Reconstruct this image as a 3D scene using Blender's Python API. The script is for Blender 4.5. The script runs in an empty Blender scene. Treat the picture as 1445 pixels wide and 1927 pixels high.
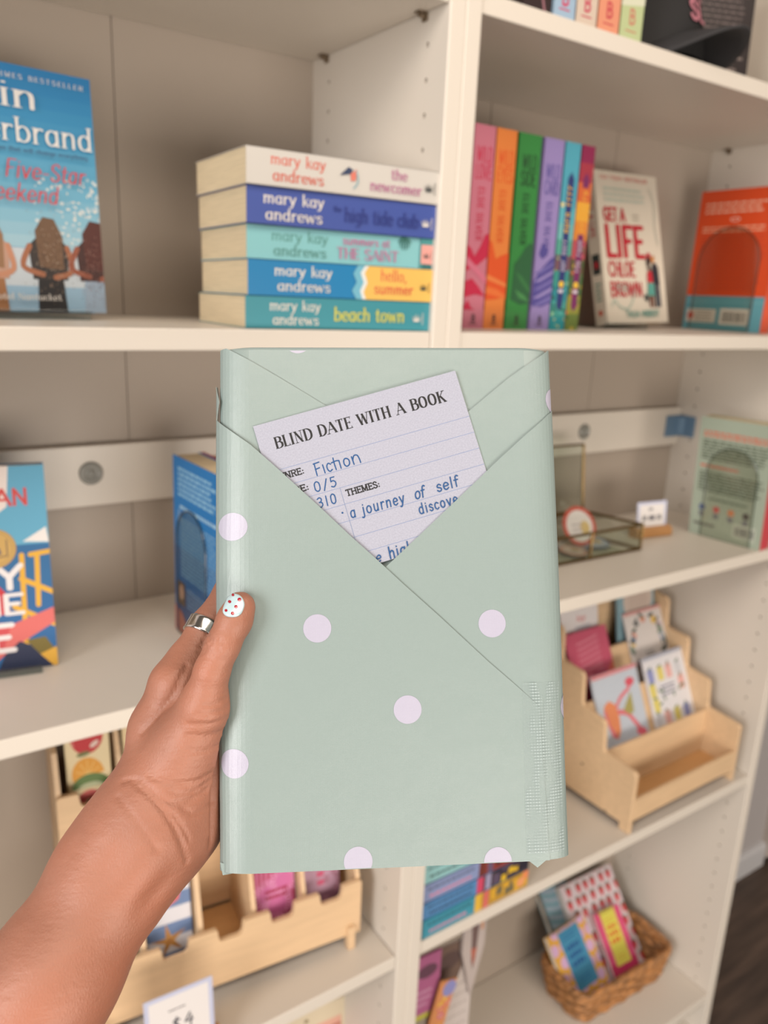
import bpy, bmesh, math, random
import numpy as np
from mathutils import Matrix, Vector
random.seed(7)
SC = bpy.context.scene
COL = SC.collection
PI = math.pi

# ------------------------------------------------------------------ camera
CAM = Vector((-0.53300, -0.67373, 0.03490))
CR = Vector((0.830339, -0.555685, 0.041840))
CU = Vector((0.113583, 0.242272, 0.963537))
CF = Vector((0.545560, 0.795310, -0.264285))
FPX = 1488.52
cam = bpy.data.cameras.new('camera')
cam.sensor_fit = 'VERTICAL'
cam.sensor_height = 36.0
cam.lens = FPX / 1927.0 * 36.0
cam.clip_start = 0.01
cam.dof.use_dof = True
cam.dof.focus_distance = 0.322
cam.dof.aperture_fstop = 9.6
cam_ob = bpy.data.objects.new('camera', cam)
COL.objects.link(cam_ob)
cam_ob.matrix_world = Matrix(((CR.x, CU.x, -CF.x, CAM.x), (CR.y, CU.y, -CF.y, CAM.y), (CR.z, CU.z, -CF.z, CAM.z), (0, 0, 0, 1)))
SC.camera = cam_ob

# ------------------------------------------------------------------ light
SC.view_settings.view_transform = 'Standard'
SC.view_settings.look = 'None'
SC.view_settings.exposure = -0.06
SC.view_settings.gamma = 1.0
SC.view_settings.use_curve_mapping = False
wd = bpy.data.worlds.new('world')
SC.world = wd
wd.use_nodes = True
bg = wd.node_tree.nodes['Background']
bg.inputs[0].default_value = (1.0, 0.88, 0.75, 1)
bg.inputs[1].default_value = 0.13


def area_light(name, loc, target, sx, sy, power, color):
    l = bpy.data.lights.new(name, 'AREA')
    l.shape = 'RECTANGLE'
    l.size = sx
    l.size_y = sy
    l.energy = power
    l.color = color
    o = bpy.data.objects.new(name, l)
    COL.objects.link(o)
    o.location = loc
    o.rotation_euler = (Vector(target) - Vector(loc)).to_track_quat('-Z', 'Y').to_euler()
    return o


area_light('shop_window_light', (-0.4, -3.1, -0.80), (0.2, 0.1, -0.7), 2.8, 1.1, 86, (1.0, 0.91, 0.81))
area_light('side_window_light', (-3.2, -1.25, 0.45), (0.2, 0.0, -0.6), 1.3, 1.9, 98, (1.0, 0.97, 0.945))
area_light('ceiling_lamp_light', (-0.3, -1.35, 1.40), (0.0, 0.0, -0.6), 2.4, 0.9, 40, (1.0, 0.87, 0.74))

# ------------------------------------------------------------------ materials
MATS = {}


def lin(c):
    out = []
    for v in c:
        v = v / 255.0
        out.append(v / 12.92 if v <= 0.04045 else ((v + 0.055) / 1.055) ** 2.4)
    return out


ALB = 0.70      # scales base colours down: less bounce light, so deeper shade in the compartments


def dim(c):
    out = []
    for v in lin(c):
        v *= ALB
        out.append(255 * (12.92 * v if v <= 0.0031308 else 1.055 * v ** (1 / 2.4) - 0.055))
    return tuple(out)


def mat(rgb, rough=0.5, metal=0.0, kind='plain', name=None, coat=0.0):
    key = (tuple(rgb), rough, metal, kind, coat)
    if key in MATS:
        return MATS[key]
    m = bpy.data.materials.new(name or kind)
    m.use_nodes = True
    nt = m.node_tree
    N, L = nt.nodes, nt.links
    b = N['Principled BSDF']
    if metal == 0.0 and kind != 'clear':
        rgb = dim(rgb)
    col = (*lin(rgb), 1)
    b.inputs['Base Color'].default_value = col
    b.inputs['Roughness'].default_value = rough
    b.inputs['Metallic'].default_value = metal
    b.inputs['Coat Weight'].default_value = coat
    if kind == 'wrap':
        b.inputs['Specular IOR Level'].default_value = 0.5
    tc = N.new('ShaderNodeTexCoord')

    def noise(scale, detail=3, vec=None, dims=(1, 1, 1)):
        mp = N.new('ShaderNodeMapping')
        mp.inputs['Scale'].default_value = dims
        L.new(tc.outputs['Object'], mp.inputs[0])
        n = N.new('ShaderNodeTexNoise')
        n.inputs['Scale'].default_value = scale
        n.inputs['Detail'].default_value = detail
        L.new(mp.outputs[0], n.inputs['Vector'])
        return n

    def ramp(src, stops):
        r = N.new('ShaderNodeValToRGB')
        r.color_ramp.elements[0].position = stops[0][0]
        r.color_ramp.elements[0].color = (*lin(stops[0][1]), 1)
        r.color_ramp.elements[1].position = stops[-1][0]
        r.color_ramp.elements[1].color = (*lin(stops[-1][1]), 1)
        for p, c in stops[1:-1]:
            e = r.color_ramp.elements.new(p)
            e.color = (*lin(c), 1)
        L.new(src, r.inputs[0])
        L.new(r.outputs[0], b.inputs['Base Color'])
        return r

    def bump(src, strength, dist):
        bp = N.new('ShaderNodeBump')
        bp.inputs['Strength'].default_value = strength
        bp.inputs['Distance'].default_value = dist
        L.new(src, bp.inputs['Height'])
        L.new(bp.outputs[0], b.inputs['Normal'])
        return bp

    def tone(f, k=1.0):
        return tuple(max(0, min(255, c * f)) for c in rgb)
    if kind == 'melamine':
        n = noise(60, 4)
        bump(n.outputs[0], 0.05, 0.0005)
    elif kind == 'wood':
        n = noise(14, 5, dims=(1, 6, 9))
        ramp(n.outputs[0], [(0.3, tone(0.96)), (0.55, rgb), (0.8, tone(1.03))])
    elif kind == 'floorwood':
        n = noise(5, 6, dims=(1, 9, 1))
        ramp(n.outputs[0], [(0.3, tone(.75)), (0.55, rgb), (0.75, tone(1.26))])
        bump(n.outputs[0], 0.1, 0.002)
    elif kind == 'pages':
        n = noise(900, 2, dims=(0.02, 0.02, 1) if metal == 0 else (1, 1, 1))
        ramp(n.outputs[0], [(0.3, tone(0.93)), (0.7, tone(1.04))])
    elif kind == 'wicker':
        n = noise(55, 4, dims=(1, 1, 3))
        ramp(n.outputs[0], [(0.25, tone(0.55)), (0.5, rgb), (0.75, tone(1.3))])
        bump(n.outputs[0], 0.5, 0.002)
    elif kind == 'wrap':
        # linen-embossed wrapping paper: fine cross weave
        outs = []
        for d in ('X', 'Y'):
            w = N.new('ShaderNodeTexWave')
            w.bands_direction = d
            w.inputs['Scale'].default_value = 430 if d == 'X' else 520
            w.inputs['Distortion'].default_value = 1.5
            w.inputs['Detail Scale'].default_value = 60
            L.new(tc.outputs['Object'], w.inputs['Vector'])
            outs.append(w.outputs['Fac'])
        ad = N.new('ShaderNodeMath')
        L.new(outs[0], ad.inputs[0])
        L.new(outs[1], ad.inputs[1])
        bp = bump(ad.outputs[0], 0.16, 0.0001)
        n2 = noise(42, 3)
        b2 = N.new('ShaderNodeBump')
        b2.inputs['Strength'].default_value = 0.22
        b2.inputs['Distance'].default_value = 0.002
        L.new(n2.outputs[0], b2.inputs['Height'])
        L.new(b2.outputs[0], bp.inputs['Normal'])
    elif kind == 'cardstock':
        n = noise(1500, 3)
        ramp(n.outputs[0], [(0.3, tone(0.95)), (0.7, tone(1.02))])
        bump(n.outputs[0], 0.12, 0.0002)
    elif kind == 'speckle':
        n = noise(420, 3)
        ramp(n.outputs[0], [(0.36, tone(0.55)), (0.5, rgb), (0.66, tone(1.2))])
    elif kind == 'brushed':
        n = noise(30, 3)
        bump(n.outputs[0], 0.08, 0.001)
    elif kind == 'tape':
        # clear sticky tape: frosted where it has not wetted the linen emboss
        w1 = N.new('ShaderNodeTexWave')
        w1.bands_direction = 'Y'
        w1.inputs['Scale'].default_value = 260
        w2 = N.new('ShaderNodeTexWave')
        w2.bands_direction = 'X'
        w2.inputs['Scale'].default_value = 260
        for w in (w1, w2):
            L.new(tc.outputs['Object'], w.inputs['Vector'])
        mx = N.new('ShaderNodeMath')
        mx.operation = 'MULTIPLY'
        L.new(w1.outputs['Fac'], mx.inputs[0])
        a1 = N.new('ShaderNodeMath')
        a1.inputs[1].default_value = 0.75
        L.new(w2.outputs['Fac'], a1.inputs[0])
        L.new(a1.outputs[0], mx.inputs[1])
        n = noise(90, 2, dims=(2.2, 0.8, 1))
        r = N.new('ShaderNodeValToRGB')
        r.color_ramp.elements[0].position = 0.42
        r.color_ramp.elements[1].position = 0.56
        L.new(n.outputs[0], r.inputs[0])
        m2 = N.new('ShaderNodeMath')
        m2.operation = 'MULTIPLY'
        L.new(mx.outputs[0], m2.inputs[0])
        L.new(r.outputs[0], m2.inputs[1])
        m3 = N.new('ShaderNodeMath')
        m3.operation = 'MULTIPLY_ADD'
        m3.inputs[1].default_value = 0.40
        m3.inputs[2].default_value = 0.12
        L.new(m2.outputs[0], m3.inputs[0])
        L.new(m3.outputs[0], b.inputs['Alpha'])
    elif kind == 'clear':
        # thin acrylic / plastic film: mostly see-through with a soft sheen
        tr = N.new('ShaderNodeBsdfTransparent')
        tr.inputs[0].default_value = (*lin(rgb), 1)
        gl = N.new('ShaderNodeBsdfGlossy')
        gl.inputs['Roughness'].default_value = 0.12
        ms = N.new('ShaderNodeMixShader')
        ms.inputs[0].default_value = 0.07
        L.new(tr.outputs[0], ms.inputs[1])
        L.new(gl.outputs[0], ms.inputs[2])
        L.new(ms.outputs[0], N['Material Output'].inputs[0])
    elif kind == 'skin':
        n = noise(26, 4)
        ramp(n.outputs[0], [(0.25, tone(0.9)), (0.5, rgb), (0.78, (min(255, rgb[0] * 1.05), rgb[1] * 1.0, rgb[2] * 0.97))])
        b.inputs['Subsurface Weight'].default_value = 0.12
        b.inputs['Subsurface Radius'].default_value = (1.0, 0.35, 0.2)
        b.inputs['Subsurface Scale'].default_value = 0.004
        at = N.new('ShaderNodeAttribute')
        at.attribute_name = 'crease'
        v = N.new('ShaderNodeTexVoronoi')
        v.feature = 'DISTANCE_TO_EDGE'
        v.inputs['Scale'].default_value = 900
        mp = N.new('ShaderNodeMapping')
        mp.inputs['Scale'].default_value = (1, 0.55, 1)
        mp.inputs['Rotation'].default_value = (0, 0, -0.5)
        L.new(tc.outputs['Object'], mp.inputs[0])
        L.new(mp.outputs[0], v.inputs['Vector'])
        b1 = bump(v.outputs['Distance'], 0.26, 0.0005)
        n3 = noise(150, 4, dims=(1, 2.6, 1))
        b2 = N.new('ShaderNodeBump')
        b2.inputs['Strength'].default_value = 0.32
        b2.inputs['Distance'].default_value = 0.001
        L.new(n3.outputs[0], b2.inputs['Height'])
        b3 = N.new('ShaderNodeBump')
        b3.invert = True
        b3.inputs['Strength'].default_value = 0.8
        b3.inputs['Distance'].default_value = 0.0007
        L.new(at.outputs['Fac'], b3.inputs['Height'])
        L.new(b3.outputs[0], b2.inputs['Normal'])
        L.new(b2.outputs[0], b1.inputs['Normal'])
    MATS[key] = m
    return m


WHITE = mat((239, 229, 216), 0.42, kind='melamine', name='white_melamine')

# ------------------------------------------------------------------ object helpers


def link(name, me, m=None, parent=None, smooth=False):
    o = bpy.data.objects.new(name, me)
    COL.objects.link(o)
    if m is not None:
        me.materials.append(m)
    if parent is not None:
        o.parent = parent
    if smooth:
        for p in me.polygons:
            p.use_smooth = True
    return o


def obj(name, bm, m=None, parent=None, smooth=False, loc=None):
    me = bpy.data.meshes.new(name)
    bm.normal_update()
    bm.to_mesh(me)
    bm.free()
    o = link(name, me, m, parent, smooth)
    if loc is not None:
        o.location = loc
    return o


def tag(o, label, cat, group=None):
    o['label'] = label
    o['category'] = cat
    if group:
        o['group'] = group
    return o


def thing(name, label, cat, M=None, group=None):
    o = bpy.data.objects.new(name, None)
    o.empty_display_size = 0.02
    COL.objects.link(o)
    if M is not None:
        o.matrix_world = M
    return tag(o, label, cat, group)


def pose(loc, yaw=0.0, lean=0.0, roll=0.0):
    return Matrix.Translation(loc) @ Matrix.Rotation(yaw, 4, 'Z') @ Matrix.Rotation(-lean, 4, 'X') @ Matrix.Rotation(roll, 4, 'Y')


def rad(d):
    return d * PI / 180.0


def add_box(bm, x0, y0, z0, x1, y1, z1, bev=0.0, seg=2):
    vs = [bm.verts.new((x, y, z)) for x in (x0, x1) for y in (y0, y1) for z in (z0, z1)]
    fs = []
    for idx in ((0, 1, 3, 2), (4, 6, 7, 5), (0, 4, 5, 1), (2, 3, 7, 6), (0, 2, 6, 4), (1, 5, 7, 3)):
        fs.append(bm.faces.new([vs[i] for i in idx]))
    if bev > 0:
        es = list({e for f in fs for e in f.edges})
        bmesh.ops.bevel(bm, geom=es, offset=bev, segments=seg, affect='EDGES', profile=0.5)


def box(name, x0, y0, z0, x1, y1, z1, m, parent=None, bev=0.0):
    bm = bmesh.new()
    add_box(bm, x0, y0, z0, x1, y1, z1, bev)
    return obj(name, bm, m, parent)


def add_prism(bm, pts, axis, a, b):
    """closed outline pts (2D) extruded along axis ('x','y','z') from a to b"""
    def P(p, t):
        if axis == 'x':
            return (t, p[0], p[1])
        if axis == 'y':
            return (p[0], t, p[1])
        return (p[0], p[1], t)
    A = [bm.verts.new(P(p, a)) for p in pts]
    B = [bm.verts.new(P(p, b)) for p in pts]
    n = len(pts)
    bm.faces.new(A)
    bm.faces.new(B[::-1])
    for i in range(n):
        bm.faces.new((A[i], B[i], B[(i + 1) % n], A[(i + 1) % n]))
    bmesh.ops.recalc_face_normals(bm, faces=bm.faces[:])


def add_tube(bm, pts, r, n=8, closed=False, cap=True):
    pts = [Vector(p) for p in pts]
    m = len(pts)
    rings = []
    up = Vector((0.123, 0.31, 0.94))
    for i, p in enumerate(pts):
        if closed:
            d = pts[(i + 1) % m] - pts[i - 1]
        else:
            d = pts[min(i + 1, m - 1)] - pts[max(i - 1, 0)]
        d.normalize()
        if abs(d.dot(up)) > 0.98:
            up = Vector((0.9, 0.3, 0.1))
        s = d.cross(up).normalized()
        t = s.cross(d).normalized()
        up = t
        rr = r[i] if isinstance(r, (list, tuple)) else r
        rings.append([bm.verts.new(p + (s * math.cos(2 * PI * k / n) + t * math.sin(2 * PI * k / n)) * rr) for k in range(n)])
    for i in range(m if closed else m - 1):
        a, b = rings[i], rings[(i + 1) % m]
        for k in range(n):
            bm.faces.new((a[k], a[(k + 1) % n], b[(k + 1) % n], b[k]))
    if cap and not closed:
        bm.faces.new(rings[0][::-1])
        bm.faces.new(rings[-1])


def add_lathe(bm, prof, n=24, M=Matrix()):
    rings = []
    for (r, z) in prof:
        rings.append([bm.verts.new(M @ Vector((r * math.cos(2 * PI * k / n), r * math.sin(2 * PI * k / n), z))) for k in range(n)])
    for a, b in zip(rings, rings[1:]):
        for k in range(n):
            bm.faces.new((a[k], a[(k + 1) % n], b[(k + 1) % n], b[k]))
    bm.faces.new(rings[0][::-1])
    bm.faces.new(rings[-1])
# ------------------------------------------------------------------ lettering: stroke skeletons, drawn with a nib
# L = straight line, S = smooth curve; flags: a/b = serif at start/end, t = hairline stroke
GL = {}


def G(ch, w, *st):
    out = []
    for s in st:
        k, pts, *fl = s.split('|')
        P = [tuple(float(q) for q in p.split(',')) for p in pts.split()]
        out.append((k, P, fl[0] if fl else ''))
    GL[ch] = (w, out)


G('A', .76, 'L|0,0 .38,1|at', 'L|.38,1 .76,0|b', 'L|.14,.34 .62,.34|')
G('B', .62, 'L|.1,1 .1,0|ab', 'S|.1,1 .36,1 .54,.9 .54,.65 .36,.54 .1,.54', 'S|.1,.54 .4,.54 .62,.42 .62,.14 .4,0 .1,0')
G('C', .68, 'S|.66,.8 .5,.99 .34,1 .08,.76 .08,.26 .34,0 .5,.01 .66,.2')
G('D', .7, 'L|.1,1 .1,0|ab', 'S|.1,1 .36,1 .62,.82 .7,.5 .62,.18 .36,0 .1,0')
G('E', .56, 'L|.1,1 .1,0|ab', 'L|.1,1 .54,1|b', 'L|.1,.52 .44,.52|b', 'L|.1,0 .56,0|b')
G('F', .54, 'L|.1,1 .1,0|ab', 'L|.1,1 .54,1|b', 'L|.1,.52 .42,.52|b')
G('G', .74, 'S|.66,.8 .5,.99 .34,1 .08,.76 .08,.26 .34,0 .54,.02 .66,.14', 'L|.66,.42 .66,.08|a', 'L|.46,.42 .66,.42|')
G('H', .7, 'L|.1,1 .1,0|ab', 'L|.64,1 .64,0|ab', 'L|.1,.52 .64,.52|')
G('I', .22, 'L|.11,1 .11,0|ab')
G('J', .48, 'S|.4,1 .4,.6 .4,.2 .28,.02 .1,.04 .04,.2')
G('K', .66, 'L|.1,1 .1,0|ab', 'L|.12,.4 .62,1|bt', 'L|.28,.58 .66,0|b')
G('L', .52, 'L|.1,1 .1,0|ab', 'L|.1,0 .52,0|b')
G('M', .86, 'L|.1,1 .1,0|abt', 'L|.1,1 .43,.08|', 'L|.43,.08 .76,1|t', 'L|.76,1 .76,0|ab')
G('N', .72, 'L|.1,1 .1,0|abt', 'L|.1,1 .64,0|', 'L|.64,0 .64,1|bt')
G('O', .76, 'S|.38,1 .14,.86 .06,.5 .14,.14 .38,0 .62,.14 .7,.5 .62,.86 .38,1')
G('P', .58, 'L|.1,1 .1,0|ab', 'S|.1,1 .38,1 .58,.88 .58,.6 .38,.46 .1,.46')
G('Q', .76, 'S|.38,1 .14,.86 .06,.5 .14,.14 .38,0 .62,.14 .7,.5 .62,.86 .38,1', 'L|.44,.24 .72,-.08|')
G('R', .64, 'L|.1,1 .1,0|ab', 'S|.1,1 .38,1 .58,.9 .58,.64 .38,.52 .1,.52', 'L|.32,.52 .64,0|b')
G('S', .58, 'S|.52,.82 .4,.98 .24,1 .08,.86 .1,.66 .3,.52 .5,.36 .54,.16 .36,0 .18,.02 .06,.18')
G('T', .62, 'L|.31,1 .31,0|b', 'L|.02,1 .6,1|ab')
G('U', .7, 'S|.1,1 .1,.6 .1,.24 .24,.02 .46,.02 .62,.24 .62,.6 .62,1')
G('V', .72, 'L|.02,1 .36,0|a', 'L|.36,0 .7,1|bt')
G('W', 1.02, 'L|.02,1 .28,0|a', 'L|.28,0 .52,.95|t', 'L|.5,.95 .74,0|', 'L|.74,0 1.0,1|bt')
G('X', .68, 'L|.04,1 .64,0|ab', 'L|.64,1 .04,0|abt')
G('Y', .68, 'L|.02,1 .34,.5|a', 'L|.66,1 .34,.5|at', 'L|.34,.5 .34,0|b')
G('Z', .6, 'L|.06,1 .56,1|', 'L|.56,1 .06,0|', 'L|.06,0 .58,0|')
G('a', .56, 'S|.46,.54 .3,.66 .12,.56 .06,.32 .12,.08 .28,0 .46,.16', 'L|.47,.66 .47,0|b')
G('b', .58, 'L|.1,1.02 .1,0|a', 'S|.1,.5 .28,.66 .46,.58 .54,.33 .46,.08 .28,0 .1,.14')
G('c', .48, 'S|.46,.54 .3,.66 .12,.56 .06,.33 .12,.1 .3,0 .46,.12')
G('d', .58, 'L|.48,1.02 .48,0|ab', 'S|.48,.5 .3,.66 .12,.56 .06,.33 .12,.08 .3,0 .48,.16')
G('e', .52, 'S|.06,.34 .46,.36 .44,.54 .28,.66 .12,.56 .06,.33 .12,.09 .3,0 .47,.12')
G('f', .36, 'S|.4,.94 .3,1.02 .18,.94 .16,.7 .16,.3 .16,0', 'L|.02,.63 .34,.63|')
G('g', .56, 'S|.46,.54 .3,.66 .12,.56 .06,.34 .12,.12 .28,.04 .46,.18', 'S|.47,.66 .47,.2 .46,-.14 .3,-.3 .12,-.24')
G('h', .58, 'L|.1,1.02 .1,0|ab', 'S|.1,.46 .26,.64 .42,.62 .48,.46 .48,.2 .48,0')
G('i', .22, 'L|.11,.66 .11,0|ab', 'L|.11,.88 .11,.9|')
G('j', .26, 'S|.16,.66 .16,.2 .16,-.14 .06,-.28 -.08,-.22', 'L|.16,.88 .16,.9|')
G('k', .54, 'L|.1,1.02 .1,0|ab', 'L|.12,.26 .46,.66|bt', 'L|.24,.4 .52,0|b')
G('l', .22, 'L|.11,1.02 .11,0|ab')
G('m', .86, 'L|.1,.66 .1,0|ab', 'S|.1,.46 .24,.64 .36,.62 .43,.46 .43,.2 .43,0', 'S|.43,.46 .57,.64 .69,.62 .76,.46 .76,.2 .76,0')
G('n', .58, 'L|.1,.66 .1,0|ab', 'S|.1,.46 .26,.64 .42,.62 .48,.46 .48,.2 .48,0')
G('o', .58, 'S|.29,.66 .12,.56 .06,.33 .12,.1 .29,0 .46,.1 .52,.33 .46,.56 .29,.66')
G('p', .58, 'L|.1,.66 .1,-.3|ab', 'S|.1,.5 .28,.66 .46,.58 .54,.33 .46,.08 .28,0 .1,.14')
G('q', .58, 'L|.48,.66 .48,-.3|ab', 'S|.48,.5 .3,.66 .12,.56 .06,.33 .12,.08 .3,0 .48,.16')
G('r', .4, 'L|.1,.66 .1,0|ab', 'S|.1,.42 .2,.6 .32,.66 .4,.6')
G('s', .44, 'S|.4,.54 .26,.66 .1,.58 .1,.42 .26,.34 .4,.24 .38,.06 .22,0 .06,.12')
G('t', .36, 'S|.16,.9 .16,.5 .16,.14 .24,0 .36,.06', 'L|.02,.64 .34,.64|')
G('u', .58, 'S|.1,.66 .1,.3 .14,.06 .3,0 .48,.2', 'L|.48,.66 .48,0|ab')
G('v', .54, 'L|.04,.66 .27,0|a', 'L|.27,0 .5,.66|bt')
G('w', .8, 'L|.04,.66 .22,0|a', 'L|.22,0 .4,.6|t', 'L|.4,.6 .58,0|', 'L|.58,0 .76,.66|bt')
G('x', .52, 'L|.06,.66 .48,0|ab', 'L|.48,.66 .06,0|abt')
G('y', .54, 'L|.04,.66 .28,0|a', 'S|.5,.66 .38,.3 .26,-.06 .14,-.28 .02,-.24')
G('z', .48, 'L|.06,.64 .44,.64|', 'L|.44,.64 .06,0|', 'L|.06,0 .46,0|')
G('0', .62, 'S|.31,1 .12,.84 .08,.5 .12,.16 .31,0 .5,.16 .54,.5 .5,.84 .31,1')
G('1', .3, 'L|.17,1 .17,0|')
G('2', .56, 'S|.08,.78 .16,.96 .34,1 .5,.84 .46,.62 .24,.3 .06,0', 'L|.06,0 .54,0|')
G('3', .56, 'S|.08,.9 .3,1 .48,.84 .42,.6 .22,.53', 'S|.22,.53 .46,.46 .52,.22 .32,0 .06,.1')
G('4', .6, 'L|.34,1 .06,.42|', 'L|.06,.42 .58,.42|', 'L|.46,.72 .46,-.02|')
G('5', .56, 'L|.14,1 .48,1|', 'L|.14,1 .12,.6|', 'S|.12,.58 .32,.64 .5,.46 .48,.18 .28,0 .08,.1')
G('6', .56, 'S|.46,.94 .2,.7 .08,.3 .28,0 .5,.16 .46,.44 .24,.48 .1,.26')
G('7', .54, 'L|.06,1 .5,1|', 'L|.5,1 .2,0|')
G('8', .56, 'S|.28,1 .1,.86 .16,.62 .42,.46 .48,.16 .28,0 .08,.16 .14,.46 .4,.62 .46,.86 .28,1')
G('9', .56, 'S|.48,.74 .28,.5 .08,.7 .28,1 .48,.8 .46,.4 .3,0')
G('$', .58, 'S|.5,.78 .28,.88 .1,.74 .3,.5 .5,.28 .32,.1 .08,.2', 'L|.29,1.02 .29,-.06|')
G(':', .22, 'L|.11,.5 .11,.54|', 'L|.11,.06 .11,.1|')
G('.', .2, 'L|.1,.04 .1,.06|')
G(',', .22, 'S|.12,.08 .13,-.02 .06,-.16')
G('-', .4, 'L|.06,.36 .34,.36|')
G('/', .46, 'L|.04,-.1 .42,1.02|')
G("'", .2, 'L|.1,1 .1,.82|')
G('!', .22, 'L|.11,1 .11,.34|', 'L|.11,.04 .11,.06|')
G('&', .7, 'S|.66,0 .3,.5 .16,.8 .3,1 .44,.82 .1,.36 .12,.06 .34,0 .62,.36')
G(' ', .34)


def spline(P, n=5):
    out = []
    m = len(P)
    closed = P[0] == P[-1]
    for i in range(m - 1):
        p0 = P[i - 1] if i > 0 else (P[-2] if closed else P[0])
        p1, p2 = P[i], P[i + 1]
        p3 = P[i + 2] if i + 2 < m else (P[1] if closed else P[-1])
        for k in range(n):
            t = k / n
            out.append(tuple(0.5 * (2 * b + (c - a) * t + (2 * a - 5 * b + 4 * c - d) * t * t + (3 * b - a - 3 * c + d) * t ** 3) for a, b, c, d in zip(p0, p1, p2, p3)))
    out.append(P[-1])
    return out


def hull(P):
    P = sorted(set(P))
    if len(P) < 3:
        return P

    def half(Q):
        h = []
        for p in Q:
            while len(h) > 1 and (h[-1][0] - h[-2][0]) * (p[1] - h[-2][1]) - (h[-1][1] - h[-2][1]) * (p[0] - h[-2][0]) <= 0:
                h.pop()
            h.append(p)
        return h[:-1]
    return half(P) + half(P[::-1])


# styles: (nib half width x, nib half width y, serif half length, serif half thickness, serif on arms)
STY = {
    'sans': (.055, .055, 0, 0), 'bold': (.095, .085, 0, 0), 'heavy': (.13, .1, 0, 0), 'thin': (.03, .03, 0, 0),
    'serif': (.05, .022, .12, .018), 'didone': (.102, .028, .16, .026), 'slab': (.10, .085, .19, .07), 'script': (.05, .03, 0, 0),
    'pen': (.05, .05, 0, 0), 'round': (.08, .07, 0, 0),
}


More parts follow.
